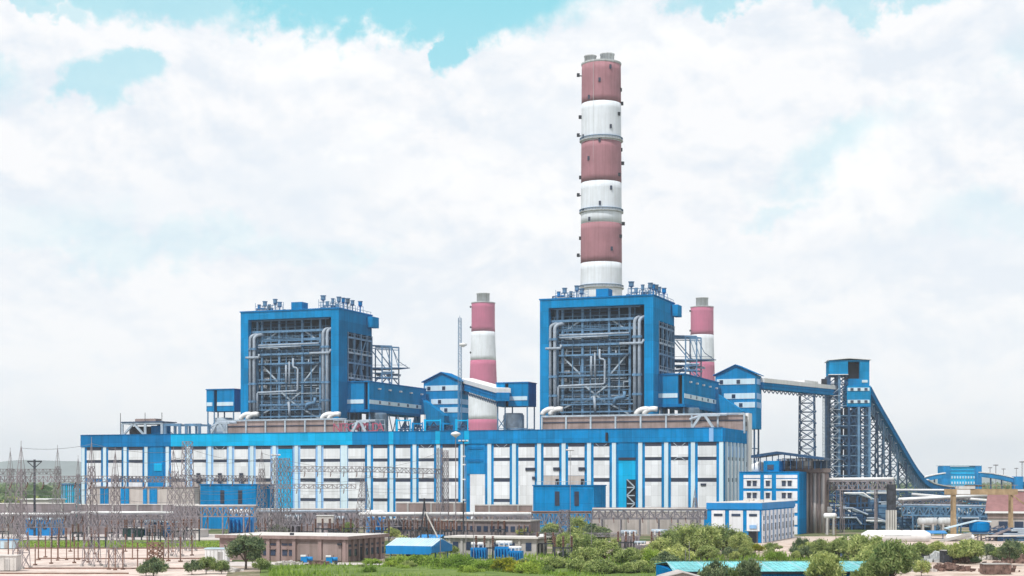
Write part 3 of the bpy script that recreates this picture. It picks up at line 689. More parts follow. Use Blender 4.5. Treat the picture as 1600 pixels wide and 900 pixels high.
# coal bunker galleries and junction house beside it
def tpx(px, sv):        # depth t at which the plane s = sv crosses picture column px
    k = (px - 800) / FPX
    return (k * (H.y + sv * H.dy) - H.x - sv * H.dx) / (H.nx - k * H.ny)
def bunker():
    t0 = 57.5; t1 = 113.5
    a, b = H.s(541, t0), H.s(577, t0); m1 = H.s(569, t0); zt = H.z(597.5, a, t0); zl = H.z(640, a, t0)
    r = empty('conveyor_gallery', H.w(a, t0, 0), 'blue conveyor gallery with dark slot and white window stripe, right of the left boiler', 'conveyor gallery')
    MB().fb(H, a, m1, t0, t0 + 9, zl, zt).build('wall', BLUEB, r)
    MB().fb(H, m1, b - .7, t0 + 2, t0 + 8.9, zl + .01, zt - .3).build('dark_slot', DARK, r)
    MB().fb(H, b - .69, b, t0, t0 + 9, zl, zt).build('wall', BLUEB, r)
    MB().fb(H, a, b, t0 + 9.01, t1, zl, zt).build('gallery_wall', BLUEB, r)
    MB().fb(H, a + .3, m1 - .2, t0 - .2, t0 - .003, zl + 2.3, zl + 3.9).build('white_stripe', PILA, r)
    MB().fb(H, b + .003, b + .2, t0 + .2, t1 - .2, zl + 2.2, zl + 3.8).build('white_stripe', PILA, r)
    for k in range(6):
        t = tpx(593 + k * 14.5, b); MB().fb(H, b + .203, b + .35, t - .8, t + .8, zl + 2.5, zl + 3.6).build('window', GLASS, r)
    for k in range(5):
        t = tpx(592 + k * 16.5, b); MB().fb(H, b + .003, b + .7, t - .8, t + .8, zt - 2.6, zt - 2.0).build('roof_vent', WPAINT, r)
    MB().fb(H, a - .2, b + .3, t0 - .4, t1, zt + .01, zt + .4).build('roof', BLUED, r)
    MB().fb(H, a, b + .4, t0 - .5, t1, zl - 1.1, zl - .01).build('bottom_girder', BLUED, r)
    # inclined casing running down in front of the junction house
    c, d = H.s(655, t1), H.s(702, t1)
    MB().fb(H, c, d, t1 - 5.5, t1 - .3, (H.z(668, c, t1), H.z(664, d, t1)), (H.z(616, c, t1), H.z(650, d, t1))).build('inclined_casing', BLUEB, r)
    q = MB()
    for t in (t0 + 1, t0 + 9, t0 + 18, t0 + 27, t0 + 36, t0 + 45, t0 + 54):
        for ss in (a + 1, b - .4): q.bar(H.w(ss, t, 20), H.w(ss, t, zl - 1), .55)
        q.bar(H.w(a + 1, t, 27), H.w(b - .4, t, 27), .4)
    for k in range(6): t = t0 + 9 * k; q.bar(H.w(b - .4, t + 1, 27), H.w(b - .4, t + 9, zl - 1), .3); q.bar(H.w(b - .4, t + 9, 27), H.w(b - .4, t + 1, zl - 1), .3)
    q.build('support_steel', STEEL, r)
    MB().lathe(H.w(H.s(590, t0 + 7), t0 + 7, 0), [(3.8, 25), (3.8, zl - 2), (3.4, zl - 1.2)], 24).build('bunker', FURNM, r, True)
    return r
G1 = bunker()
def annexbox():
    t0 = 57.5; a, b = H.s(322.5, t0), H.s(366, t0); zt = H.z(609.5, a, t0); zl = H.z(643, a, t0); c, d = H.s(334, t0), H.s(339, t0)
    r = empty('bunker_annex', H.w(a, t0, 0), 'raised blue box with dark slot on steel legs, left of the left boiler', 'raised annex')
    MB().fb(H, a, c, t0, t0 + 9, zl, zt).build('wall', BLUEB, r)
    MB().fb(H, c + .01, d - .01, t0 + 1.5, t0 + 8.9, zl + .01, zt - .3).build('dark_slot', DARK, r)
    MB().fb(H, d, b, t0, t0 + 9, zl, zt).build('wall', BLUEB, r)
    for s0, s1 in ((a + .2, c - .6), (d + .1, b - .4)): MB().fb(H, s0, s1, t0 - .2, t0 - .003, zl + 2.2, zl + 3.7).build('white_stripe', PILA, r)
    MB().fb(H, a - .2, b + .2, t0 - .3, t0 + 9.3, zt + .01, zt + .4).build('roof', BLUED, r)
    q = MB()
    for s in (a + .4, a + 3.4, b - .6):
        for dt in (.5, 8.5): q.bar(H.w(s, t0 + dt, 20), H.w(s, t0 + dt, zl), .5)
    for dt in (.5, 8.5):
        for z0 in (27, 31, 35): q.bar(H.w(a + .4, t0 + dt, z0), H.w(a + 3.4, t0 + dt, z0 + 4), .28); q.bar(H.w(a + 3.4, t0 + dt, z0), H.w(a + .4, t0 + dt, z0 + 4), .28); q.bar(H.w(a + .4, t0 + dt, z0), H.w(b - .6, t0 + dt, z0), .25)
    q.build('support_steel', STEEL, r)
    MB().lathe(H.w(H.s(350, t0 + 5), t0 + 5, 0), [(4, 25), (4, 40), (3.4, 41)], 24).build('bunker', STEELL, r, True)
    return r
A1 = annexbox()
def junction():
    t0 = 115; a, b = H.s(662, t0), H.s(718, t0); dep = tpx(732, b) - t0; ze = H.z(598, a, t0); zr = H.z(583, a, t0); zl = H.z(676, a, t0)
    r = empty('junction_house', H.w(a, t0, 0), 'gabled blue conveyor junction house with white window stripes beside the slim mast', 'junction house')
    MB().gfill(H, a, b, t0, t0 + dep, zl, ze, zr).build('wall', BLUEB, r)
    MB().gable(H, a, b, t0, t0 + dep, ze + .35, zr + .35, 't', .8, .3).build('roof', BLUED, r)
    for k, (z0, x0) in enumerate(((H.z(603, a, t0), 663), (H.z(624, a, t0), 673), (H.z(637, a, t0), 687))):
        s0 = H.s(x0, t0) + .3; MB().fb(H, s0, b - .5, t0 - .2, t0 - .003, z0 - 2.2, z0).build('white_stripe', PILA, r)
        MB().fb(H, b + .003, b + .2, t0 + .5, t0 + dep - .5, z0 - 2.2, z0).build('white_stripe', PALEB, r)
        for f in (.12, .55) if k == 0 else (.3,): s = s0 + (b - s0) * f; MB().fb(H, s - .7, s + .7, t0 - .35, t0 - .203, z0 - 1.9, z0 - .4).build('window', GLASS, r)
    q = MB()
    for s in (a + 1, b - 1):
        for dt in (1, dep - 1): q.bar(H.w(s, t0 + dt, 0), H.w(s, t0 + dt, zl), .6)
    for z0 in (12, 20, 28): 
        q.bar(H.w(a + 1, t0 + 1, z0), H.w(b - 1, t0 + 1, z0), .35); q.bar(H.w(b - 1, t0 + 1, z0), H.w(b - 1, t0 + dep - 1, z0), .35)
        q.bar(H.w(b - 1, t0 + 1, z0 - 8), H.w(b - 1, t0 + dep - 1, z0), .3)
    q.build('support_steel', STEELD, r)
    return r
J1 = junction()
clone(B1, B1.location + PITCH, label='right boiler tower standing before the tallest chimney, blue portal around steelwork and pipes')
clone(G1, G1.location + PITCH, label='blue conveyor gallery with dark slot and white window stripe, right of the right boiler')
clone(A1, A1.location + PITCH, label='raised blue box with dark slot on steel legs, left of the right boiler')
clone(J1, J1.location + PITCH, label='gabled blue conveyor junction house with white window stripes, rightmost beside the long conveyor bridge')

# conveyor bridges
def bridge(name, p, q, w, h, label, windows=0, white=True):
    r = empty(name, (p.x, p.y, p.z - h), label, 'conveyor bridge')
    MB().sweep([p, q], w, h).build('gallery', BLUE, r)
    up = Vector((0, 0, h / 2 + .16)); MB().sweep([p + up + Vector((0, 0, .6)), q + up + Vector((0, 0, .6))], w + .9, 1.7).build('roof', WPAINT if white else BLUED, r)
    d = q - p; a = Vector((d.y, -d.x, 0)).normalized() * (w / 2 + .1)
    if a.y > 0: a = -a
    mb = MB(); n = max(4, int(d.length / 4)); dn = Vector((0, 0, -h / 2 - .6))
    for k in range(n): mb.bar(p + d * (k / n) + a * .8 + dn * .8, p + d * ((k + .5) / n) + a * .8 + dn * 1.5, .3); mb.bar(p + d * ((k + .5) / n) + a * .8 + dn * 1.5, p + d * ((k + 1) / n) + a * .8 + dn * .8, .3)
    mb.build('bottom_truss', STEELD, r)
    mb = MB(); mb.bar(p + a, q + a, .12, h * .12); mb.build('side_stripe', BLUED, r)
    return r
bridge('conveyor_bridge', P(728, 602.5, 690), P(786, 620, 602), 5, 3.2, 'short blue conveyor bridge with white roof crossing in front of the left small chimney')
bg = bridge('conveyor_bridge', P(1184, 602.5, 640), P(1300, 613.5, 704), 5, 2.6, 'long blue conveyor bridge with white roof leading to the tall coal transfer tower')
MB().sweep([P(1247, 601.5, 675), P(1266, 604, 685)], 6, 3.2).build('roof_house', BLUE, bg); MB().sweep([P(1246, 596, 675), P(1267, 598.5, 685)], 6.8, .9).build('roof_house_roof', WPAINT, bg)
F = WF(1261, 676); q = empty('support_tower', F.w(0, 0, 0), 'slim four-legged lattice tower carrying the middle of the long conveyor bridge', 'lattice tower')
MB().lattice(Frame(F.x, F.y, .96, -.28), 6.8, 6.0, 0, ZY(616, 676), 13, .26).build('lattice', STEELD, q)
mb = MB()
for i in range(9):
    for sx_ in (-3, 3): mb.fb(F, sx_ - .35, sx_ + .35, -3.2, -2.5, 4 + i * 5, 4.8 + i * 5)
mb.build('gusset', STEELD, q)

# ------------------------------------------------------------------ chimneys
def big_stack():
    Y = 900; cx = PX(939.5, Y); c = (cx, Y); r = empty('tall_chimney', (cx, Y, 0), 'tallest chimney, faded red and white bands with dark obstruction lamps and twin flues', 'chimney')
    def z(py): return ZY(py, Y - 11.3)      # the near face of the shaft
    def rad(zz): t = zz / z(95); return 12.4 * (1 - t) + 11.0 * t if zz > 30 else 12.4 + (30 - zz) * .03
    ys = [775, 700, 600, 470, 408, 346, 281, 217, 156, 95]; cols = [CHWHT, CHRED, CHWHT, CHWHT, CHRED, CHWHT, CHRED, CHWHT, CHRED]
    for i in range(9):
        z0, z1 = max(0, z(ys[i])), z(ys[i + 1]); MB().lathe(c, [(rad(z0 + (z1 - z0) * k / 6), z0 + (z1 - z0) * k / 6) for k in range(7)], 64).build('shaft_band', cols[i], r, True)
    for py in (448, 328, 215):
        zz = z(py); a = rad(zz); p = MB().lathe(c, [(a + .02, zz - .3), (a + 1.0, zz), (a + 1.0, zz + .35), (a + .02, zz + .36)], 64).build('ring_platform', CHGRY, r)
        q = MB()
        for k in range(40): an = 2 * math.pi * k / 40; x, y = cx + (a + .9) * math.cos(an), Y + (a + .9) * math.sin(an); q.bar((x, y, zz + .4), (x, y, zz + 1.7), .1)
        q.lathe(c, [(a + .85, zz + 1.65), (a + .95, zz + 1.65), (a + .95, zz + 1.75), (a + .85, zz + 1.75)], 40); q.build('railing', STEEL, p)
    zz = z(95); MB().lathe(c, [(11.0, zz), (11.3, zz + .5), (11.3, zz + 1.2), (9, zz + 1.3)], 64).build('rim', CHGRY, r)
    for x, top, rr in ((922.5, 84.5, 3.3), (949, 81.5, 3.9)):
        fx = PX(x, Y); tz = ZY(top, Y - 3); q = MB().lathe((fx, Y + 1), [(rr, zz - 4), (rr, tz - .8), (rr + .25, tz - .7), (rr + .25, tz), (rr - .4, tz - .02), (rr - .5, tz - 3)], 32).build('flue', CHGRY, r, True)
    # lamp boxes and small doors: angle from the camera-facing side, picture height
    for px, py, w in ((903.5, 109.5, 1.6), (906.5, 176, 1.7), (903.5, 204.5, 1.6), (907, 271.5, 1.7), (903.5, 299, 1.6), (907, 367.5, 1.7), (903.5, 394.5, 1.6),
                      (969.5, 134.5, 1.2), (971.5, 154.5, 1.7), (966, 174.5, 1.6), (970.5, 228.5, 1.2), (972.8, 249, 1.7), (966.5, 270, 1.6), (971.5, 324, 1.2), (973.8, 344.5, 1.7), (968.5, 366.5, 1.7)):
        zz = z(py); x = PX(px, Y); a = rad(zz); s = -1 if px < 939 else 1
        k = max(-1, min(1, (x - cx) / a)); y = Y - math.sqrt(max(0, 1 - k * k)) * a
        F = Frame(x, y - .3, 1, 0); q = MB(); q.fb(F, -w / 2, w / 2, -.8, .8, zz - .9, zz + .9); q.build('obstruction_lamp', DARK, r)
        MB().bar((x, y, zz - .3), (cx + s * (a - .3) * abs(k), y + .5, zz - .3), .5).build('lamp_bracket', DARK, r)
    for px, py in ((935, 124), (919, 149.5), (952.5, 196.5), (935, 218), (918.5, 245.5), (953, 292.5), (935.5, 317), (919.5, 341), (954, 388), (952, 103), (911, 449), (911, 209), (911, 326)):
        zz = z(py); x = PX(px, Y); a = rad(zz); y = Y - math.sqrt(max(0, a * a - (x - cx) ** 2))
        F = Frame(x, y, 1, 0); MB().fb(F, -.6, .6, -.5, .6, zz - 1.1, zz + 1.1).build('inspection_hatch', LOUV, r)
    q = MB()
    for k in range(2): x = cx - 5 + k * 1.2; q.bar((x, Y - 10.4, 60), (x, Y - 9.9, z(97)), .16)
    q.build('ladder', CHGRY, r)
    return r
big_stack()
def small_stack(px, ys, wt, wb, Y, label, capw):
    cx = PX(px, Y); r = empty('small_chimney', (cx, Y, 0), label, 'chimney')
    def z(py): return ZY(py, Y - 14)
    zt = z(ys[0]); rt = wt / 2 / FPX * Y; rb = wb / 2 / FPX * Y; zb = z(670)
    def rad(zz): return rt + (rb - rt) * max(0, (zt * .88 - zz)) / (zt * .88 - zb)
    ys = ys + [z0 for z0 in (770,)]
    for i in range(len(ys) - 1):
        z0, z1 = max(0, z(ys[i + 1])), z(ys[i]); MB().lathe((cx, Y), [(rad(z0 + (z1 - z0) * k / 6), z0 + (z1 - z0) * k / 6) for k in range(7)], 48).build('shaft_band', CHPINK if i % 2 == 0 else CHWHT, r, True)
    cr = capw / 2 / FPX * Y; MB().lathe((cx, Y), [(cr, zt), (cr, zt + 10.5), (cr + .5, zt + 10.6), (cr + .5, zt + 11.4), (cr - .6, zt + 11.3)], 32).build('flue', CHGRY, r, True)
    MB().lathe((cx, Y), [(rt + .6, zt - .5), (rt + .6, zt + .4), (rt - 1, zt + .5)], 48).build('rim', CHGRY, r)
    for k, dz in enumerate((6, 30, 60)): MB().fb(Frame(cx - rt - 1, Y - 4, 1, 0), -1, 1, -1, 1, zt - dz, zt - dz + 2).build('obstruction_lamp', DARK, r)
    return r
small_stack(755, [471.5, 517, 562, 609, 655, 700], 36.5, 48, 1900, 'small rose and white banded chimney between the two boilers', 20)
small_stack(1097, [478, 522, 565, 611, 657, 700], 35.5, 44, 1950, 'small rose and white banded chimney right of the right boiler', 19)

# ------------------------------------------------------------------ on the hall roof
def enclosure(px0, px1, t0, pyt, n, label, dz=0, gapb=None):
    a, b = H.s(px0, t0), H.s(px1, t0); zt = H.z(pyt, a, t0); z0 = 31.45
    r = empty('rooftop_enclosure', H.w(a, t0, z0), label, 'rooftop enclosure')
    for k in range(n):
        s0 = a + (b - a) * k / n; s1 = a + (b - a) * (k + 1) / n
        MB().fb(H, s0 + .3, s1 - .3, t0, t0 + .5, z0 + .3, zt - .5).build('precast_panel', BROWN, r)
        MB().fb(H, s0 + .3, s1 - .3, t0 - .25, t0 - .003, z0 + (zt - z0) * .62, z0 + (zt - z0) * .68).build('panel_joint', LOUV, r)
        MB().fb(H, s0 - .3, s0 + .3, t0 - .5, t0 + .6, z0, zt).build('post', STEELL, r)
    MB().fb(H, b - .3, b + .3, t0 - .5, t0 + .6, z0, zt).build('post', STEELL, r)
    MB().fb(H, a, b, t0 - .6, t0 - .51, zt - .45, zt + .1).build('top_rail', STEELL, r)
    MB().fb(H, a, b, t0 - .6, t0 - .51, z0, z0 + .35 + .8).build('bottom_rail', STEELL, r)
    MB().fb(H, a, b, t0 + .61, t0 + 12, zt - 1.2, zt - .8).build('deck', CONC, r)
    return r
enclosure(355, 540, 30, 656.5, 6, 'long brown panelled enclosure with pale posts on the hall roof below the left boiler')
enclosure(847, 1163, 30, 650, 8, 'long brown panelled enclosure with pale posts on the hall roof below the right boiler')
def roof_sign():
    a, b = H.s(520, 24), H.s(600, 24); z0 = 31.45; r = empty('roof_sign', H.w(a, 24, z0), 'row of red sign letters standing on the hall roof edge below the left conveyor gallery', 'sign')
    q = MB()
    for k in range(12): s = a + (b - a) * k / 11; q.bar(H.w(s, 24.6, z0), H.w(s, 24.6, z0 + 6.2), .16); q.bar(H.w(s, 24.6, z0 + 5), H.w(s, 27, z0), .12)
    for dz in (1.8, 4.4, 6.2): q.bar(H.w(a, 24.6, z0 + dz), H.w(b, 24.6, z0 + dz), .16)
    q.build('sign_frame', STEELL, r)
    def letters(ch, s):
        c = bpy.data.curves.new('letter', 'FONT'); c.body = ch; c.size = 4.6; c.extrude = .12; c.align_x = 'CENTER'; c.offset = -.02
        o = bpy.data.objects.new('tmp', c); COL.objects.link(o); bpy.context.view_layer.update()
        me = bpy.data.meshes.new_from_object(o.evaluated_get(bpy.context.evaluated_depsgraph_get())); bpy.data.objects.remove(o)
        me.materials.clear(); me.materials.append(RED)
        M = Matrix.Translation(H.w(s, 24.2, z0 + 2.0) - H.w(a, 24, z0)) @ Matrix(((DX, 0, -NX, 0), (DY, 0, -NY, 0), (0, 1, 0, 0), (0, 0, 0, 1)))
        me.transform(M); l = bpy.data.objects.new('letter', me); COL.objects.link(l); l.parent = r
    n = 10; seq = 'NTPC MAUDA'
    for i, ch in enumerate(seq):
        s = a + 1.6 + (b - a - 2) * i / 9.6
        if ch == ' ': MB().tube([H.w(s, 24.1, z0 + 3.9), H.w(s, 24.35, z0 + 3.6)], 1.5, 24).build('round_emblem', RED, r)
        else: letters(ch, s)
roof_sign()
def brace_frame(px, t, w, h, label):
    s = H.s(px, t); r = empty('pipe_trestle', H.w(s, t, 31.45), label, 'steel trestle'); z0 = 31.45
    q = MB(); q.bar(H.w(s - w, t, z0), H.w(s - w * .15, t, z0 + h), .8).bar(H.w(s + w, t, z0), H.w(s + w * .15, t, z0 + h), .8).bar(H.w(s - w * .9, t, z0 + .3), H.w(s + w * .9, t, z0 + .3), .5)
    q.bar(H.w(s - w * .3, t, z0 + h), H.w(s + w * 1.2, t, z0 + h), .7); q.build('frame', STEELL, r)
    MB().tube([H.w(s - w, t + 2, z0 + h * .8), H.w(s, t + 2, z0 + h * 1.05), H.w(s + w * 1.6, t + 2, z0 + h * 1.05)], .5, 8).build('pipe', LAG, r)
brace_frame(561, 24.0 - 1.5, 3.6, 5.6, 'pale leaning steel trestle on the hall roof beside the red sign letters')
brace_frame(1098, 27, 5, 6.2, 'pale leaning steel trestle on the hall roof in front of the right brown enclosure')
brace_frame(341, 24, 4.2, 5.8, 'pale leaning steel trestle at the left end of the left brown roof enclosure')
def left_frames():
    t = 6; z0 = 31.45; a, b, c = H.s(191, t), H.s(227, t), H.s(253, t); zt = H.z(662, a, t)
    r = empty('rooftop_steel_room', H.w(a, t, z0), 'open steel-framed room with big pale V brace at the left end of the hall roof', 'rooftop structure')
    q = MB()
    for s in (a, b, c):
        for tt in (t, t + 9): q.bar(H.w(s, tt, z0), H.w(s, tt, zt), .9)
    q.bar(H.w(a, t, zt), H.w(a, t + 9, zt), .5).bar(H.w(b, t, zt), H.w(b, t + 9, zt), .5).bar(H.w(c, t, zt), H.w(c, t + 9, zt), .5); q.bar(H.w(a, t, zt), H.w(c, t, zt), .7).bar(H.w(a, t, z0 + .9), H.w(b, t, z0 + .9), .7); q.bar(H.w(a + .5, t, z0 + 1), H.w((a + b) / 2, t, zt), .7).bar(H.w(b - .5, t, z0 + 1), H.w((a + b) / 2, t, zt), .7)
    q.bar(H.w(b, t + 9, zt), H.w(c, t + 9, z0 + 1), .3).bar(H.w(a, t + 9, zt), H.w(c, t + 9, zt), .5)
    q.build('frame', STEELL, r)
    MB().fb(H, a + .5, b - .5, t + 4, t + 8, z0, zt - 1).build('cabin', MACH, r); MB().fb(H, b + .6, b + 6, t + 3, t + 8, z0, zt - .8).build('cabin', BLUED, r)
    MB().fb(H, a - .5, c + .5, t - .6, t + 9.6, zt + .36, zt + .7).build('roof', STEELD, r); MB().fb(H, a + 5, a + 14, t + 1, t + 5, zt + .71, zt + 1.8).build('roof_unit', BROWN, r)
    for s in (a - .8, (a + b) / 2 + 5, c): MB().bar(H.w(s, t, z0), H.w(s, t, zt + 4), .18).build('aerial', DARK, r)
    for i, (p0, p1) in enumerate(((256, 283), (289, 314))):
        a, b = H.s(p0, t), H.s(p1, t); zt2 = H.z(664, a, t)
        g_ = empty('steel_portal', H.w(a, t, z0), ('blue-grey steel portal on the hall roof next to the steel-framed room', 'blue-grey steel portal on the hall roof above the boundary to azure parapet')[i], 'steel portal', None)
        q = MB()
        for s in (a + .6, b - .6): q.bar(H.w(s, t, z0), H.w(s, t, zt2), 1.0); q.bar(H.w(s, t + 7, z0), H.w(s, t + 7, zt2), .8)
        q.bar(H.w(a, t, zt2), H.w(b, t, zt2), .9).bar(H.w(a, t + 7, zt2), H.w(b, t + 7, zt2), .7).bar(H.w(a + .6, t, zt2), H.w(a + .6, t + 7, zt2), .5).bar(H.w(b - .6, t, zt2), H.w(b - .6, t + 7, zt2), .5); q.build('frame', STEEL, g_)
left_frames()
def mid_frames():
    t = 8; z0 = 31.45
    for i, (p0, p1) in enumerate(((620, 641), (645, 660), (664, 688), (692, 709), (713, 731))):
        a, b = H.s(p0, t), H.s(p1, t); zt = H.z(655 if i % 2 == 0 else 660, a, t)
        g_ = empty('roof_pipe_portal', H.w(a, t, z0), ('azure braced pipe frame on the hall roof, nearest the red sign letters', 'azure pipe frame on the roof under the white roof box', 'azure braced pipe frame on the hall roof directly below the junction house gable', 'azure pipe frame on the roof just left of the white lamp dish', 'azure braced pipe frame on the hall roof nearest the left small chimney')[i], 'pipe portal')
        q = MB(); q.bar(H.w(a, t, z0), H.w(a, t, zt), .8).bar(H.w(b, t, z0), H.w(b, t, zt), .4).bar(H.w(a, t, zt - .5), H.w(b, t, zt - .5), .4); q.build('frame', BLUE if i % 2 else CYAN, g_)
        q = MB(); q.bar(H.w(a, t + 1, z0), H.w((a + b) / 2, t + 1, zt - 1), .4).bar(H.w(b, t + 1, z0), H.w((a + b) / 2, t + 1, zt - 1), .4).bar(H.w(a, t + 1, z0 + 2), H.w(b, t + 1, z0 + 2), .4)
        q.tube([H.w(a + 1, t + 1.5, z0), H.w(a + 1, t + 1.5, z0 + 2.6), H.w(b - 1, t + 1.5, z0 + 3)], .4, 8); q.build('bracing', STEELD, g_)
    s = H.s(660, 20); single('roof_box', MB().fb(H, s - .7, s + .7, 20, 21.4, 31.45, H.z(648, s, 20)), WPAINT, H.w(s, 20, 31.45), 'small upright white box on the hall roof below the left junction house', 'roof box')
mid_frames()
# comms mast behind the hall
F = Frame(PX(718.5, 585), 585, .97, -.25); r = empty('lattice_mast', F.w(0, 0, 0), 'slim pale lattice mast with two dishes beside the left junction house', 'mast')
q = MB().lattice(F, 1.5, 1.0, 0, ZY(497, 585), 26, .07); q.bar(F.w(0, 0, ZY(497, 585)), F.w(0, 0, ZY(493, 585)), .15); q.build('lattice', STEEL, r)
MB().lathe((F.x + 1.2, F.y - .8), [(.05, ZY(543, 585)), (1.4, ZY(540, 585)), (1.4, ZY(537, 585)), (.05, ZY(536, 585))], 20).build('dish', WPAINT, r, True)

# ------------------------------------------------------------------ coal transfer tower and inclined gallery
def transfer():
    Y = 700; F = Frame(PX(1296, Y), Y, .995, -.10); W = 17.2; D = 16
    def z(py): return ZY(py, Y)
    r = empty('coal_transfer_tower', F.w(0, 0, 0), 'tall coal transfer tower, an azure house on top of a dense dark blue steel lattice', 'transfer tower')
    MB().fb(F, 0, 8, 0, D, z(585), z(565)).build('wall', TOWC, r); MB().fb(F, 8.01, 13, 3, D, z(594), z(566)).build('opening', DARK, r); MB().fb(F, 13.01, W, 0, D, z(600), z(565)).build('wall', TOWC, r)
    MB().fb(F, 8.0, W, .01, D - .01, z(603), z(592)).build('wall', BLUE, r)
    MB().fb(F, 0, W, 0, D, z(565) + .01, z(563)).build('wall', TOWC, r)
    MB().gable(F, 0, W, 0, D, z(563) + .3, z(560.5) + .3, 't', .7, .3).build('roof', WPAINT, r); MB().fb(F, -.5, 8, -1.5, -.01, z(586), z(585)).build('ledge', WPAINT, r)
    MB().fb(F, 7.5, W + .5, -.3, D, z(634), z(603)).build('wall', TOWC, r)
    for py in (606, 625): MB().fb(F, 7.8, W, -.5, -.303, z(py + 5), z(py)).build('white_stripe', PILA, r)
    for py in (606, 625):
        for k in range(3): MB().fb(F, 9 + k * 3, 10.3 + k * 3, -.65, -.503, z(py + 4.6), z(py + .6)).build('window', GLASS, r)
    MB().fb(F, 7.4, W + .6, -.4, D + .1, z(634) - .5, z(634) - .01).build('floor_edge', BLUED, r)
    MB().fb(F, 14, 16.4, -.2, -.01, z(598), z(594)).build('white_stripe', PILA, r)
    # columns all the way down
    for s in (0, 4.2, 8.4, 12.6, W):
        for t in (0, 5.3, 10.6, D):
            MB().fb(F, s - .5, s + .5, t - .5, t + .5, 0, z(586) if s < 7 else z(634) - .6).build('column', STEELD if (s in (0, 8.4)) else STEEL, r)
    q = MB(); q2 = MB(); nl = 11; hz = z(634) / nl
    for k in range(nl):
        z0, z1 = k * hz, (k + 1) * hz
        for t in (0, 10.6):
            for i, s in enumerate((0, 4.2, 8.4, 12.6)):
                s1 = s + 4.2 if s < 12 else W
                if i != 1 or k % 2: q.bar(F.w(s, t, z0), F.w(s1, t, z1), .4); q.bar(F.w(s1, t, z0), F.w(s, t, z1), .4)
            q2.bar(F.w(0, t, z1), F.w(W, t, z1), .4)
        for s in (0, W):
            q.bar(F.w(s, 0, z0), F.w(s, D / 2, z1), .28); q.bar(F.w(s, D, z0), F.w(s, D / 2, z1), .28); q2.bar(F.w(s, 0, z1), F.w(s, D, z1), .4)
    q.build('bracing', STEELD, r); q2.build('floor_beams', STEEL, r)
    for k in range(9): MB().fb(F, 4.4 + (k % 3) * .4, 12 - (k % 2), 4.6, 10.2, 6 + k * 4.6, 7.4 + k * 4.6).build('floor_deck', STEELD, r)
    for s_, t_ in ((3, 7), (6.5, 12), (11, 9), (14.5, 12)): MB().tube([F.w(s_, t_, 0), F.w(s_, t_, z(636))], .6, 8).build('riser', STEELD, r)
    q = MB()
    for k in range(4):
        z0 = z(634) + k * 3.3
        for t in (0, 10.6): q.bar(F.w(0, t, z0), F.w(4.2, t, z0 + 3.3), .35); q.bar(F.w(4.2, t, z0), F.w(8, t, z0 + 3.3), .35); q.bar(F.w(8, t, z0), F.w(4.2, t, z0 + 3.3), .35); q.bar(F.w(0, t, z0 + 3.3), F.w(8, t, z0 + 3.3), .4)
    q.build('upper_bracing', STEELD, r)
    st = MB()
    for k in range(16):     # zig-zag stair on the left bay
        z0 = 6 + k * 3.1; a, b = (.6, 4) if k % 2 else (4, .6); st.bar(F.w(a, -1.2, z0), F.w(b, -1.2, z0 + 3.1), .5, .2); st.bar(F.w(0, -1.2, z0), F.w(4.6, -1.2, z0), .25)
    st.build('stair', STEELL, r)
    q = MB(); q.tube([F.w(10.5, 4, 5), F.w(10.5, 4, z(640))], 1.3, 12); q.build('coal_chute', STEELD, r); MB().fb(F, 5, 12, 5, 11, 4, 13).build('hopper', MACH, r)
    q = MB(); q.bar(F.w(-2.8, 0, 0), F.w(-2.8, 0, z(600)), .3).bar(F.w(-2.0, 0, 0), F.w(-2.0, 0, z(600)), .3)
    for k in range(38): q.bar(F.w(-2.8, 0, 2 + k * 1.45), F.w(-2, 0, 2 + k * 1.45), .15)
    q.build('ladder', STEELL, r); MB().fb(F, -3.4, -1.2, -.5, 1.5, z(602), z(592)).build('hoist_box', DARK, r)
    for k in range(6): MB().fb(F, 2.2, 5.8, -1.1, -.37, 10 + k * 7.2, 10.3 + k * 7.2).build('landing', STEELD, r)
    # smaller building masses at the foot
    return r
transfer()
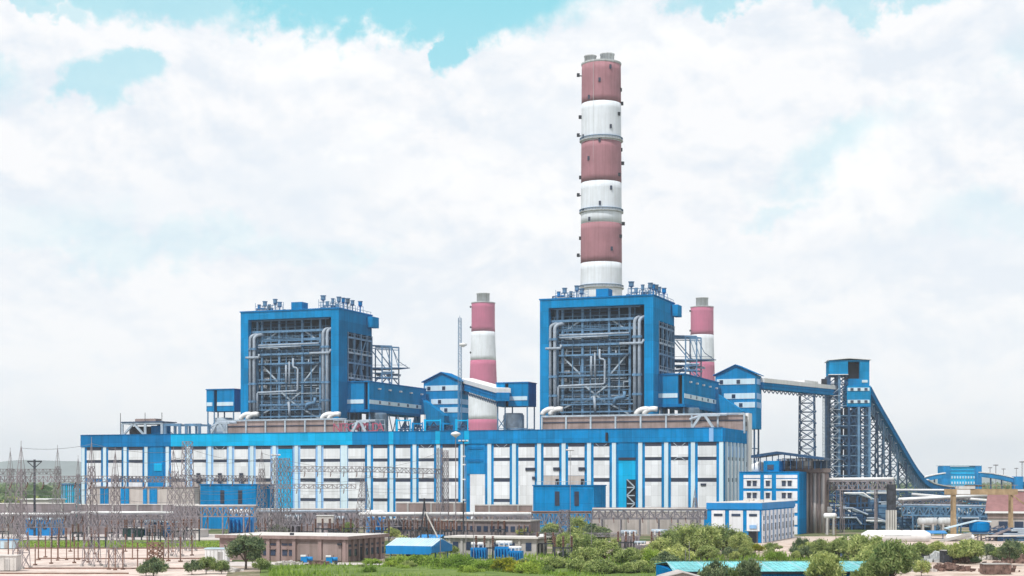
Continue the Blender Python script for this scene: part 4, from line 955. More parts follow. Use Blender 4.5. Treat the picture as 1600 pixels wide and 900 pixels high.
def incline():
    path = [P(1353, 610, 706), P(1368, 638, 720), P(1385, 667, 737), P(1403, 698, 755), P(1420, 727, 775), P(1432, 744, 790), P(1446, 757, 803), P(1462, 763, 815), P(1492, 767, 835)]
    r = empty('inclined_gallery', (path[0].x, path[0].y, 0), 'steep blue inclined conveyor gallery curving down to the right from the coal transfer tower', 'conveyor gallery')
    # smooth
    pts = []
    for i in range(len(path) - 1):
        p0 = path[max(i - 1, 0)]; p1 = path[i]; p2 = path[i + 1]; p3 = path[min(i + 2, len(path) - 1)]
        for k in range(5):
            t = k / 5; pts.append(.5 * ((2 * p1) + (p2 - p0) * t + (2 * p0 - 5 * p1 + 4 * p2 - p3) * t * t + (3 * p1 - p0 - 3 * p2 + p3) * t ** 3))
    pts.append(path[-1])
    MB().sweep(pts, 4.4, 2.4).build('gallery', BLUED, r)
    MB().sweep([p + Vector((0, 0, 1.5)) for p in pts[:28]], 4.8, .3).build('roof', BLUE, r)
    MB().sweep([p + Vector((0, 0, 1.8)) for p in pts[29:]], 5.2, .5).build('roof', WPAINT, r)
    for k in range(1, 15):
        p = pts[k * 2]; MB().fb(Frame(p.x - .5, p.y - 2.6, 1, 0), -.4, .4, -.3, 0, p.z - .4, p.z + .6).build('window', PILA, r)
    q = MB()
    for p in pts[::1]:      # under-girder
        pass
    for i in range(len(pts) - 4):
        for yy in (-2.1, 2.1):
            a = pts[i] + Vector((0, yy, -1.2)); b = pts[i + 1] + Vector((0, yy, -6)); c = pts[i + 1] + Vector((0, yy, -1.2)); d = pts[i] + Vector((0, yy, -6))
            if b.z < 1: continue
            q.bar(d, b, .4); q.bar(a, b, .28); q.bar(a, d, .28)
    q.build('truss', STEEL, r)
    for k, px in enumerate((1363, 1373, 1384, 1396, 1409, 1423)):
        j = min(range(len(pts)), key=lambda i: abs(800 + FPX * pts[i].x / pts[i].y - px)); p = pts[j]
        MB().lattice(Frame(p.x, p.y, .95, -.3), 4.6, 3.4, 0, p.z - 4, max(2, int(p.z / 4.5)), .28).build('trestle', STEEL if k % 2 else STEELD, r)
    return r
incline()
# far crusher house and galleries
def crusher():
    Y = 1000; F = WF(1475, Y); W = PX(1532, Y) - F.x; z = lambda py: ZY(py, Y)
    r = empty('crusher_house', F.w(0, 0, 0), 'far blue crusher house with two rows of small white windows at the right', 'crusher house')
    MB().fb(F, 0, W, 0, 15, 0, z(729)).build('wall', CYAN, r)
    for a, b in ((-.6, 3.6), (W - 3.6, W + .6)): MB().fb(F, a, b, -.8, 12, 0, z(728)).build('corner_tower', BLUE, r)
    MB().fb(F, -.8, W + .8, -1, 16, z(728) + .01, z(727)).build('roof', ROOFW, r)
    for row, py in ((0, 744), (1, 752.5)):
        for k in range(9): s = 4.6 + k * 1.72; MB().fb(F, s, s + .75, -.4, -.003, z(py + 3.6), z(py)).build('window', PILA, r)
    for py in (735, 741): MB().fb(F, 3.7, W - 3.7, -.3, -.003, z(py + .6), z(py)).build('cladding_joint', BLUED, r)
crusher()
def curved_gallery(pl, Y, label):
    pts = [P(x, y, Y) for x, y in pl]; r = empty('curved_conveyor', (pts[0].x, pts[0].y, 0), label, 'conveyor gallery')
    MB().sweep(pts, 5, 2.6).build('gallery', BLUE, r); MB().sweep([p + Vector((0, 0, 1.6)) for p in pts], 5.8, .5).build('roof', WPAINT, r)
    for p in pts[1:-1:1]: MB().bar((p.x, p.y, 0), (p.x, p.y, p.z - 1.3), .8).build('leg', STEELD, r)
curved_gallery([(1437, 752), (1448, 748), (1460, 745.5), (1476, 743)], 980, 'blue conveyor gallery with white roof rising to the left side of the far crusher house')
curved_gallery([(1531, 742), (1548, 743.5), (1565, 746.5), (1582, 750.5), (1600, 757), (1640, 765)], 980, 'blue conveyor gallery with white roof descending right from the far crusher house')
single('gallery_house', MB().fb(WF(1583, 978), 0, 5, -3.5, 3, 0, ZY(744.5, 978)), BLUE, WF(1583, 978).w(0, 0, 0), 'small blue drive house standing astride the far right conveyor gallery', 'drive house')

# ------------------------------------------------------------------ right: office, workshop, silos, canopy
def office():
    Y = 452; F = HF(1247, Y); s0 = F.s(1155); zt = F.z(738, 0, 0); D = 12
    r = empty('office_block', F.w(s0, 0, 0), 'four storey blue and white office block with paired windows beside the brown silos', 'office block')
    MB().fb(F, s0, 0, 0, D, 0, zt).build('wall', BLUE, r)
    MB().fb(F, F.s(1192), F.s(1216), 1, 8, zt + .01, zt + 3.3).build('stair_head', BLUE, r); c = F.s(1204, 1); MB().fb(F, c - .9, c + .9, .8, .997, zt + .8, zt + 2.2).build('window', GLASS, r)
    MB().fb(F, s0, 0, -.15, D, zt + .003, zt + .25).build('coping', BLUED, r)
    cols = [(1162, 1188), (1194, 1206), (1213, 1246)]
    rows = [(742, 747, 0), (748.5, 763, 1), (767.5, 782, 1), (787, 801, 1), (806, 820, 1), (823, 836, 0)]
    for x0, x1 in cols:
        a, b = F.s(x0), F.s(x1)
        for y0, y1, w in rows:
            p = MB().fb(F, a, b, -.22, -.003, F.z(y1, 0, 0), F.z(y0, 0, 0)).build('wall_panel', WHITE, r)
            if w:
                n = 1 if x1 - x0 < 15 else 2
                for k in range(n):
                    c = (a + b) / 2 + (k - (n - 1) / 2) * 1.65; zc = F.z((y0 + y1) / 2 - .5, 0, 0); MB().fb(F, c - .55, c + .55, -.34, -.223, zc - .75, zc + .75).build('window', GLASS, r)
                    MB().fb(F, c - .7, c + .7, -.7, -.223, zc + .78, zc + .9).build('sunshade', CONCL, r)
    MB().fb(F, .003, .35, 0, D, 0, zt + .2).build('side_cladding', BLUE, r)
office()
def workshop():
    Y = 388; F = HF(1189, Y); s0 = F.s(1105); zt = F.z(786, 0, 0); k = (1241 - 800) / FPX
    D = (k * F.y - F.x) / (F.nx - k * F.ny)
    r = empty('workshop', F.w(s0, 0, 0), 'low blue workshop with white bays and a dark doorway in front of the office block', 'workshop')
    MB().fb(F, s0, 0, 0, D, 0, zt).build('wall', BLUE, r); MB().fb(F, s0 - .1, .1, -.1, D + .1, zt + .003, zt + .12).build('roof', CONCL, r)
    MB().fb(F, s0 - .15, .35, -.3, -.003, F.z(796, 0, 0), zt - .01).build('fascia', ROOFB, r); MB().fb(F, .003, .3, 0, D, F.z(796, 0, 0), zt - .01).build('fascia', ROOFB, r)
    for x0, x1 in ((1112, 1133), (1139.5, 1161), (1167, 1187)):
        a, b = F.s(x0), F.s(x1); MB().fb(F, a, b, -.2, -.003, 0 if x0 < 1165 else 2.9, F.z(798, 0, 0)).build('wall_panel', WHITE, r)
        MB().fb(F, a + .6, b - .6, -.3, -.203, F.z(807, 0, 0), F.z(803, 0, 0)).build('window', GLASS, r)
    a, b = F.s(1167), F.s(1187); MB().fb(F, a + .4, b - .4, -.15, -.002, 0, 2.85).build('door', DARK, r)
    MB().fb(F, a + .7, b - .7, -.45, -.33, F.z(826, 0, 0), F.z(820.5, 0, 0)).build('sign_plate', PALEB, r)
    n = 9
    for i in range(n):
        t0 = D * (i + .12) / n; t1 = D * (i + .72) / n; MB().fb(F, .003, .28, t0, t1, 0, F.z(798, 0, 0)).build('side_panel', WHITE, r)
        tm = (t0 + t1) / 2
        for z0, z1, w in ((5.5, 6.5, .45), (2.9, 4.6, .45), (.9, 1.6, .45)): MB().fb(F, .283, .36, tm - w, tm + w, z0, z1).build('side_window', GLASS, r)
    q = MB(); rnd = random.Random(2)
    for i in range(4): s = s0 * rnd.uniform(.2, .8); t = D * rnd.uniform(.2, .8); q.fb(F, s, s + 1.4, t, t + 1.2, zt + .1, zt + .7)
    q.build('roof_vents', CONCL, r)
workshop()
def silos():
    Y = 462; F = HF(1283, Y); s0 = F.s(1222); r = empty('silo_block', F.w(s0, 0, 0), 'brown fluted concrete silo block rising between the office block and the pipe bridge', 'silo block')
    D = 12; z1 = F.z(738, 0, 0)
    MB().fb(F, s0, 0, 0, D, 0, z1).build('core', BROWN, r)
    for k in range(6):
        s = F.s(1256) + k * 1.15 - .3; MB().lathe(F.w(s, 0, 0), [(.52, 0), (.52, z1 - .3)], 12).build('flute', BEIGE if k % 2 else BROWN, r, True)
    for k in range(7): MB().lathe(F.w(0, 1 + k * 1.6, 0), [(.6, 0), (.6, z1 - .3)], 12).build('flute', BROWN, r, True)
    MB().fb(F, s0 - .5, .8, -.9, D, z1, z1 + 1.2).build('cornice', BROWN, r)
    MB().fb(F, s0, -.6, 0, D - 1, z1 + 1.21, F.z(716, 0, 0)).build('upper_room', BEIGE, r)
    for x in (1237, 1262): s = F.s(x); MB().fb(F, s - 1, s + 1, -.2, -.003, z1 + 1.9, z1 + 3.2).build('window', GLASS if x < 1250 else WPAINT, r)
    MB().fb(F, -2.2, 1.5, -.5, 2, z1 + 1.21, F.z(716, 0, 0)).build('stair_box', FURN, r)
silos()
def canopy():
    Y = 455; F = HF(1289, Y); s0 = F.s(1176); r = empty('canopy_shed', F.w(s0, 0, 0), 'dark shallow-pitched canopy roof on thin posts above the silo block and office', 'canopy')
    ze = F.z(716, 0, 0); sp = F.s(1216)
    A = [(s0, F.z(711.5, s0, 0)), (sp, F.z(705.5, sp, 0)), (0, F.z(715, 0, 0))]
    q = MB()
    for (a, za), (b, zb) in zip(A, A[1:]): q.fb(F, a, b, -2.4, 8, (za - .75, zb - .75), (za, zb))
    q.build('roof', STEELD, r)
    for i in range(12):
        s = s0 + (0 - s0) * (i + .5) / 12; zt = A[0][1] + (A[1][1] - A[0][1]) * (s - s0) / (sp - s0) if s < sp else A[1][1] + (A[2][1] - A[1][1]) * (s - sp) / (0 - sp)
        MB().bar(F.w(s, -1.6, 18.4), F.w(s, -1.6, zt - .4), .22).build('post', STEELD, r)
        if i > 3: MB().fb(F, s - .6, s + .6, -1, 0, F.z(720, s, 0), F.z(717, s, 0)).build('motor', WPAINT if i % 3 else STEELL, r)
canopy()
F = HF(1188, 470); single('roof_tank', MB().lathe(F.w(0, 0, 0), [(1.0, 17), (2.6, 17.3), (2.6, 20), (.4, 20.8)], 24), WPAINT, F.w(0, 0, 0), 'white domed water tank just above the left corner of the office block roof', 'tank', smooth=True)
MB_ = MB().lathe(F.w(0, 0, 0), [(.9, 0), (.9, 16.98)], 16)
t_ = MB_.build('tank_stand', CONC, bpy.data.objects['roof_tank'], True)

# ------------------------------------------------------------------ pipe bridges and racks
def rack(px0, Y0_, px1, Y1_, pyt, h, label, n=14, w=3, legs=4, m=GALVD, pipes=((0, .35, 'w'),), th=.22, pyt1=None):
    p = P(px0, pyt, Y0_); q_ = P(px1, pyt1 or pyt, Y1_); r = empty('pipe_rack', (p.x, p.y, 0), label, 'pipe rack')
    MB().truss(p, q_, w, h, n, th).build('truss', m, r)
    d = q_ - p; a = Vector((d.y, -d.x, 0)).normalized()
    for k in range(legs):
        c = p + d * ((k + .5) / legs)
        l = MB()
        for o in (a * w / 2, -a * w / 2): l.bar((c.x + o.x, c.y + o.y, 0), c + o - Vector((0, 0, h)), .35)
        l.bar((c.x + a.x * w / 2, c.y + a.y * w / 2, .2), c - a * w / 2 - Vector((0, 0, h)), .2); l.build('leg', m, r)
    for off, rad, mm in pipes:
        o = a * off + Vector((0, 0, rad + .1)); MB().tube([p + o, q_ + o], rad, 8).build('pipe', {'w': WPAINT, 'l': LAG, 'c': CONCL, 'r': RUST}[mm], r, True)
    return r
rack(-20, 420, 110, 430, 806, 3, 'grey lattice pipe rack at the far left edge behind the gravel yard', 16, legs=4)
rack(112, 432, 270, 425, 803.5, 3, 'grey lattice pipe rack with a white top pipe left of the tall blue annex', 18, pipes=((0, .35, 'w'), (1, .3, 'w')))
rack(272, 440, 402, 430, 792, 2.6, 'pale pipe rack crossing in front of the tall blue annex', 16, m=GALV, pipes=((0, .25, 'c'),))
rack(400, 430, 566, 430, 801, 3.4, 'grey lattice pipe rack behind the brown control building', 20, pipes=((0, .3, 'l'),))
rack(562, 425, 700, 425, 806, 2.8, 'grey lattice pipe rack behind the blue gabled shed', 16, pipes=((0, .45, 'w'),))
rack(702, 424, 830, 422, 806, 2.8, 'grey lattice pipe rack with white pipe behind the grey switchgear building', 16, pipes=((0, .45, 'w'),))
rack(780, 436, 924, 432, 802, 3, 'dark lattice pipe rack right below the wide blue annex', 20, m=GALVD, pipes=((0, .25, 'r'),))
rack(926, 440, 1104, 436, 797, 2.4, 'pinkish pipe rack running to the low blue workshop', 18, m=GALVD, pipes=((0, .3, 'r'), (.8, .25, 'c')), legs=6)
rack(1288, 470, 1396, 462, 752.5, 2.4, 'high pipe bridge with pale deck in front of the coal transfer tower foot', 14, m=GALV, pipes=((-1, .5, 'c'), (.6, .5, 'w')), legs=2, th=.28, pyt1=751.5)
rack(1412, 470, 1552, 455, 791, 2.6, 'blue-grey inclined-web lattice pipe bridge behind the yellow gantry crane', 16, m=STEEL, pipes=((0, .3, 'l'),), legs=4, th=.3, pyt1=793)
rack(1405, 520, 1545, 560, 783, 1.6, 'white pipes on a rack left of the brown-red roofed shed', 14, m=GALV, pipes=((0, .5, 'w'), (1.2, .4, 'w')), legs=6, pyt1=776)
rack(1425, 560, 1545, 545, 775, 1.4, 'white pipe rack crossing just below the curved coal gallery', 12, m=STEELD, pipes=((0, .5, 'w'),), legs=8, pyt1=785)
rack(1400, 600, 1600, 600, 767.5, 1.2, 'farthest white pipe rack below the crusher house', 16, m=STEELD, pipes=((0, .4, 'w'),), legs=9, pyt1=768.5)
# heavy duct column by the pipe bridge
F = WF(1388, 455)
r = empty('duct_column', F.w(0, 0, 0), 'dark rectangular duct rising on a pale ribbed base at the right end of the high pipe bridge', 'duct')
MB().fb(F, 0, 2.2, 0, 2.2, ZY(797, 455), ZY(757, 455)).build('duct', MACH, r)
for k in range(4): MB().fb(F, -.2 + k * .68, .26 + k * .68, -.4, 2.4, 0, ZY(797, 455) - .01).build('base_rib', CONCL, r)

# low walls and buildings in the middle distance
def lowwall(px0, px1, Y, pyt, m, label, th=.6, name='boundary_wall', cat='wall'):
    F = WF(px0, Y); W = PX(px1, Y) - F.x; zt = ZY(pyt, Y)
    r = empty(name, F.w(0, 0, 0), label, cat)
    MB().fb(F, 0, W, 0, th, 0, zt).build('wall', m, r); MB().fb(F, -.1, W + .1, -.12, th + .12, zt + .003, zt + .3).build('coping', CONCL, r)
    n = max(2, int(W / 6))
    for k in range(n): s = W * (k + .5) / n; MB().fb(F, s - .25, s + .25, -.25, -.003, 0, zt - .02).build('pier', CONC, r)
    return r
lowwall(-10, 118, 455, 787.5, PURPW, 'stained grey-purple concrete wall at the far left behind the pipe rack')
lowwall(120, 310, 452, 789, PURPW, 'stained grey-purple concrete wall below the beige lower block of the hall')
lowwall(402, 560, 455, 796, PURPW, 'stained grey-purple concrete wall behind the long lattice rack of the middle')
lowwall(619, 728, 440, 786.5, BROWN, 'high brown firewall right behind the dark A-frame pole')
lowwall(742, 832, 445, 790, BROWN, 'high brown firewall with bright top pipe left of the wide blue annex')
lowwall(925, 1100, 452, 800, BEIGE, 'long beige wall below the pinkish pipe rack')
def lowbld(px0, px1, Y, pyt, D, m, rm, label, nwin=0, name='low_building', cat='building', doors=()):
    F = HF(px1, Y); s0 = F.s(px0); zt = F.z(pyt, 0, 0); r = empty(name, F.w(s0, 0, 0), label, cat)
    MB().fb(F, s0, 0, 0, D, 0, zt).build('wall', m, r); MB().fb(F, s0 - .4, .4, -.5, D + .4, zt + .003, zt + .32).build('roof', rm, r)
    for k in range(nwin): s = s0 * (1 - (k + .5) / nwin); MB().fb(F, s - .6, s + .6, -.12, -.003, zt * .4, zt * .72).build('window', GLASS, r)
    for p in doors: s = F.s(p); MB().fb(F, s - .8, s + .8, -.15, -.003, 0, zt * .75).build('door', DARK, r)
    return r, F, s0, zt
lowbld(600, 828, 415, 815, 8, PURPW, CONC, 'long low stained building with many narrow windows behind the grey switchgear building', 22, 'switchgear_annex')
lowbld(40, 80, 440, 812, 6, ROOFB, ROOFW, 'small azure sheet cabin behind the left lattice rack', 2, 'cabin', 'cabin')
lowbld(95, 126, 620, 757, 10, TGLASS, BLUED, 'blue-green glazed box left of the long hall', 0, 'glazed_block')
gr, F, s0, zt = bpy.data.objects['glazed_block'], HF(126, 620), 0, 0
w0 = F.s(95)
for k in range(9):
    s_ = w0 * (k + .3) / 9; MB().fb(F, s_ - .25, s_ + .1, -.2, -.003, 0, ZY(757.5, 620)).build('mullion', PALEB if k % 3 else CYAN, gr)
lowbld(32, 76, 480, 781, 8, CONCL, WPAINT, 'low white-roofed canopy building left of the glazed box', 4, 'canopy_building')
lowbld(226, 256, 428, 817, 6, ROOFB, ROOFW, 'small bright blue sheet kiosk left of the tall blue annex', 1, 'kiosk', 'kiosk')
lowbld(192, 225, 430, 827, 5, GREENM, CONCL, 'dark green container-like cabin beside the bright blue kiosk', 0, 'green_cabin', 'cabin')
lowbld(343, 365, 345, 841, 4, PINKB, BROWN, 'small pinkish-brown hut behind the dark rounded tree', 1, 'hut', 'hut')
F = WF(495, 420); W = PX(520, 420) - F.x; r = empty('white_cabin', F.w(0, 0, 0), 'plain white board-like cabin raised on legs in the middle lattice rack', 'cabin')
MB().fb(F, 0, W, 0, 3, ZY(817, 420), ZY(806, 420)).build('wall', CONCL, r); MB().fb(F, -.2, W + .2, -.2, 3.2, ZY(806, 420) + .003, ZY(806, 420) + .15).build('roof', WPAINT, r)
for s_ in (.2, W - .2):
    for t_ in (.2, 2.8): MB().bar(F.w(s_, t_, 0), F.w(s_, t_, ZY(817, 420) - .01), .2).build('leg', GALVD, r)
lowbld(270, 310, 426, 829, 5, CONCL, CONCL, 'pale low plinth building at the foot of the tall blue annex', 0, 'plinth_building')
# brown control building
def control():
    F = HF(541, 297); s0 = F.s(344); zt = F.z(841, 0, 0); k = (601 - 800) / FPX; D = (k * F.y - F.x) / (F.nx - k * F.ny)
    r = empty('control_building', F.w(s0, 0, 0), 'long single storey pinkish-brown control building with a pale flat roof', 'building')
    MB().fb(F, s0, 0, 0, D, 0, zt).build('wall', PINKB, r); MB().fb(F, s0 - .7, .7, -.7, D + .7, zt + .003, zt + .35).build('roof', CONCL, r)
    MB().fb(F, s0 - .71, .71, -.76, -.703, zt - .25, zt + .36).build('roof_edge', PINKB, r); MB().fb(F, .703, .76, -.7, D + .7, zt - .25, zt + .36).build('roof_edge', PINKB, r)
    for x in (420, 436, 460.5, 501, 539): s = F.s(x); MB().fb(F, s - .35, s + .35, -.4, -.003, 0, zt - .01).build('pilaster', PINKB, r)
    for x in (415, 427, 445, 455.5):
        s = F.s(x); w = MB().fb(F, s - .5, s + .5, -.1, -.003, 1.0, 2.1).build('window', GLASS, r); MB().fb(F, s - .6, s + .6, -.35, -.003, 2.15, 2.25).build('sunshade', PINKB, r)
        MB().fb(F, s - .6, s + .6, -.1, -.003, 2.9, 3.3).build('vent', LOUV, r)
    for x0, x1 in ((466, 498), (505, 534)): MB().fb(F, F.s(x0), F.s(x1), -.15, -.003, .2, 3.6).build('shutter', BROWN, r)
    s = F.s(532); MB().fb(F, s - .4, s + .4, -.6, -.16, 3.1, 3.5).build('air_conditioner', MACH, r)
    for i in range(7):
        t = D * (i + .5) / 7; MB().fb(F, .003, .12, t - .7, t + .7, 1, 2.3).build('window', GLASS, r) if i != 2 else MB().fb(F, .003, .12, t - .6, t + .6, 0, 2.6).build('door', DARK, r)
        MB().fb(F, .003, .12, t - .7, t + .7, 2.8, 3.2).build('vent', LOUV, r); t = D * i / 7; MB().fb(F, .003, .4, t - .2, t + .2, 0, zt - .3).build('pilaster', PINKB, r)
    q = MB(); q.fb(F, F.s(447) - .3, F.s(447) + .3, 2, 2.6, zt + .36, zt + .8).build('roof_hatch', MACH, r); MB().lathe(F.w(F.s(500), 2.5, 0), [(.35, zt + .35), (.3, zt + .75), (.05, zt + .9)], 12).build('roof_dome', WPAINT, r)
control()
def greyb():
    F = HF(838, 322); s0 = F.s(700); zt = F.z(842, 0, 0); k = (855 - 800) / FPX; D = (k * F.y - F.x) / (F.nx - k * F.ny)
    r = empty('switchgear_building', F.w(s0, 0, 0), 'low grey flat-roofed switchgear building with blue machines standing before it', 'building')
    MB().fb(F, s0, 0, 0, D, 0, zt).build('wall', CONC, r); MB().fb(F, s0 - .6, .6, -.7, D + .6, zt + .003, zt + .35).build('roof', CONCL, r)
    for x in (703, 722, 742, 764, 788, 812): s = F.s(x); MB().fb(F, s - .25, s + .25, -.3, -.003, 0, zt - .01).build('pilaster', CONC, r)
    for x in (712, 732, 753, 776, 800, 826): s = F.s(x); MB().fb(F, s - .6, s + .6, -.12, -.003, 1, 2.6).build('window', GLASS, r)
    for i in range(3): t = D * (i + .5) / 3; MB().fb(F, .003, .1, t - .4, t + .4, .2, 2.4).build('door', DARK, r)
    s = F.s(846, 4); MB().fb(F, s - .4, s + .4, 4, 5, zt + .36, zt + .8).build('roof_box', WPAINT, r)
greyb()
def shed():
    F = HF(672, 293); s0 = F.s(608); z = lambda py: F.z(py, s0 / 2, 0); r = empty('gabled_shed', F.w(s0, 0, 0), 'open bright blue shed with pale blue pitched roof standing in green weeds', 'shed')
    ze = z(853); D = 9
    MB().gable(F, s0, 0, 0, D, ze, ze + 1.3, 's', .5, .12).build('roof', ROOFW, r)
    for k in range(16):
        s_ = s0 - .3 + (.6 - s0) * (k + .5) / 16; MB().bar(F.w(s_, -.45, ze + .05), F.w(s_, D / 2, ze + 1.36), .1, .06).build('roof_rib', ROOFW if k % 5 else CONCL, r)
    MB().fb(F, s0 - .4, .4, -.62, -.5, ze - 1.5, ze + .02).build('fascia', ROOFB, r)
    MB().fb(F, .41, .52, -.5, D + .4, ze - 1.2, ze + .02).build('fascia', ROOFB, r)
    q = MB().add([F.w(.45, 0, ze - .1), F.w(.45, D, ze - .1), F.w(.45, D / 2, ze + 1.1), F.w(.6, 0, ze - .1), F.w(.6, D, ze - .1), F.w(.6, D / 2, ze + 1.1)], [(0, 1, 2), (5, 4, 3), (0, 3, 4, 1), (1, 4, 5, 2), (2, 5, 3, 0)]); q.build('gable_end', ROOFB, r)
    for s in (s0 + .2, s0 * .66, s0 * .33, -.2):
        for t in (.1, D - .1): MB().bar(F.w(s, t, 0), F.w(s, t, ze - .1), .2).build('post', ROOFB, r)
    MB().fb(F, s0 * .8, s0 * .3, 4, 6, 0, 1.4).build('stored_goods', MACH, r)
shed()
F = HF(684, 330); s0 = F.s(652); q = MB().gable(F, s0, 0, 0, 5, F.z(842, 0, 0), F.z(836, 0, 0), 's', .3, .15); r = empty('small_roof_shelter', F.w(s0, 0, 0), 'smaller azure roof shelter just behind the bright blue shed', 'shelter'); q.build('roof', ROOFB, r)
for s in (s0 + .3, -.3):
    for t in (.3, 4.7): MB().bar(F.w(s, t, 0), F.w(s, t, F.z(842, 0, 0)), .15).build('post', ROOFB, r)
# turquoise roofs at the bottom
def teal():
    F = Frame(PX(1052, 222), 222, .9995, .03); W = 31; r = empty('turquoise_roof_shed', F.w(0, 0, 0), 'long low shed under a pale turquoise sheet roof at the bottom right', 'shed')
    z0, z1 = ZY(893, 222), ZY(876.5, 236)
    MB().add([F.w(0, 0, z0), F.w(W, 0, z0), F.w(W, 12, z1), F.w(.6, 12, z1), F.w(0, 0, z0 - .08), F.w(W, 0, z0 - .08), F.w(W, 12, z1 - .08), F.w(.6, 12, z1 - .08)],
             [(0, 1, 2, 3), (7, 6, 5, 4), (0, 4, 5, 1), (1, 5, 6, 2), (2, 6, 7, 3), (3, 7, 4, 0)]).build('roof', TEAL, r)
    MB().add([F.w(.6, 12.01, z1), F.w(W, 12.01, z1), F.w(W, 22, z0), F.w(0, 22, z0), F.w(.6, 12.01, z1 - .08), F.w(W, 12.01, z1 - .08), F.w(W, 22, z0 - .08), F.w(0, 22, z0 - .08)],
             [(0, 1, 2, 3), (7, 6, 5, 4), (0, 4, 5, 1), (1, 5, 6, 2), (2, 6, 7, 3), (3, 7, 4, 0)]).build('roof', TEAL, r)
    for k in range(48):
        s_ = .5 + k * .64; MB().bar(F.w(s_, .02, z0 + .02), F.w(s_ + .05, 12, z1 + .02), .07, .07).build('roof_rib', TEAL if k % 7 else ROOFW, r)
    MB().fb(F, .2, W - .2, .3, 21.7, 0, z0 - .1).build('wall', BLUED, r)
    MB().fb(F, .0, W, -.05, -.003, z0 - .35, z0 - .02).build('gutter', DARK, r)
    q = MB()
    for k in range(46): s = .6 + k * .66; q.bar(F.w(s, 23, 0), F.w(s, 23, 2.9), .06)
    q.bar(F.w(0, 23, 2.8), F.w(W, 23, 2.8), .06); q.build('fence_rail', GREENM, r)
teal()
F = Frame(PX(1036, 190), 190, 1, 0); r = empty('beige_gable_hut', F.w(0, 0, 0), 'beige hut roof peeking in at the bottom edge below the turquoise roof', 'hut')
MB().gable(F, 0, 4.6, 0, 5, ZY(903, 190), ZY(893.5, 190), 't', .3, .1).build('roof', BEIGE, r); MB().gfill(F, .1, 4.5, .1, 4.9, 0, ZY(904, 190), ZY(895, 190)).build('wall', BEIGE, r)
# red-brown roofed shed at the right edge
F = HF(1690, 440); s0 = F.s(1543); r = empty('red_roof_shed', F.w(s0, 0, 0), 'large brown-red roofed shed with white eaves at the right edge', 'shed')
z0, z1 = F.z(799, s0, 0), F.z(772, s0, 0) + .8
MB().gable(F, s0, 0, 0, 22, z0, z1, 's', .6, .2).build('roof', ROOFR, r); MB().fb(F, s0 - .6, .6, -.75, -.62, z0 - .5, z0 + .05).build('eave', WPAINT, r)
MB().fb(F, s0, 0, .2, 21.8, 0, z0 - .3).build('wall', BEIGE, r); MB().fb(F, s0, 0, -.1, .19, F.z(810, s0, 0), F.z(800, s0, 0) - .3).build('upper_wall', BROWN, r)
for k in range(7): s = s0 + 3 + k * 4.2; MB().fb(F, s, s + 2.4, -.1, .19, 1.2, 3.8).build('window', GLASS, r)
single('red_roof_ridge_vent', MB().fb(F, s0 + 2, -2, 10.2, 11.8, z1 - .05, z1 + .5), CONCL, F.w(s0 + 2, 10, z1), 'pale ridge ventilator along the top of the brown-red roof', 'roof ventilator')

# ------------------------------------------------------------------ right: tanks, crane, silo
F = WF(1352, 398)
r = empty('horizontal_tank', F.w(0, 0, 0), 'big white horizontal tank on saddles behind the trees in front of the transfer tower', 'storage tank')
zc = ZY(838, 398) ; pts = [F.w(-.6, 0, zc - .9), F.w(-.2, 0, zc - .35), F.w(.6, 0, zc), F.w(14.6, 0, zc), F.w(15.5, 0, zc - .35), F.w(16, 0, zc - .9)]
MB().tube(pts, [.7, 1.3, 1.55, 1.55, 1.3, .7], 20).build('shell', WPAINT, r, True)
for s in (2.5, 12.5): MB().fb(F, s - .3, s + .3, -1.2, 1.2, 0, zc - 1.2).build('saddle', CONC, r)
q = MB(); q.fb(F, 4.5, 11, -1.62, -1.5, zc + .2, zc + .32).build('name_strip', CHGRY, r)
for s in (3, 9, 11.4): MB().lathe(F.w(s, 0, 0), [(.35, zc + 1.4), (.35, zc + 1.9)], 10).build('manhole', MACH, r)
for i, (px, py, Y, ln, rad, m_, lab) in enumerate(((1500, 841, 400, 7, .9, WPAINT, 'white half-buried pipe section lying beneath the yellow crane leg'), (1449, 815, 440, 5.4, 1.1, CHGRY, 'pale grey horizontal vessel left of the yellow crane leg'),
                                 (1480, 815, 442, 5.2, 1.1, CHGRY, 'pale grey horizontal vessel touching the yellow crane leg'), (1288, 797, 470, 4.5, 1.0, WPAINT, 'white drum tank at the foot of the silo block'), (1297, 806, 450, 3.6, .8, WPAINT, 'smaller white drum tank in front of the dark steel tower foot'))):
    F = WF(px, Y); zc = max(rad, ZY(py, Y)); r = empty('drum_tank', F.w(0, 0, 0), lab, 'tank')
    MB().tube([F.w(-ln / 2, 0, zc), F.w(-ln / 2 + .3, 0, zc), F.w(ln / 2 - .3, 0, zc), F.w(ln / 2, 0, zc)], [rad * .6, rad, rad, rad * .6], 18).build('shell', m_, r, True)
    for s in (-ln / 4, ln / 4): MB().fb(F, s - .25, s + .25, -rad * .8, rad * .8, 0, zc - rad * .6).build('saddle', CONC, r)
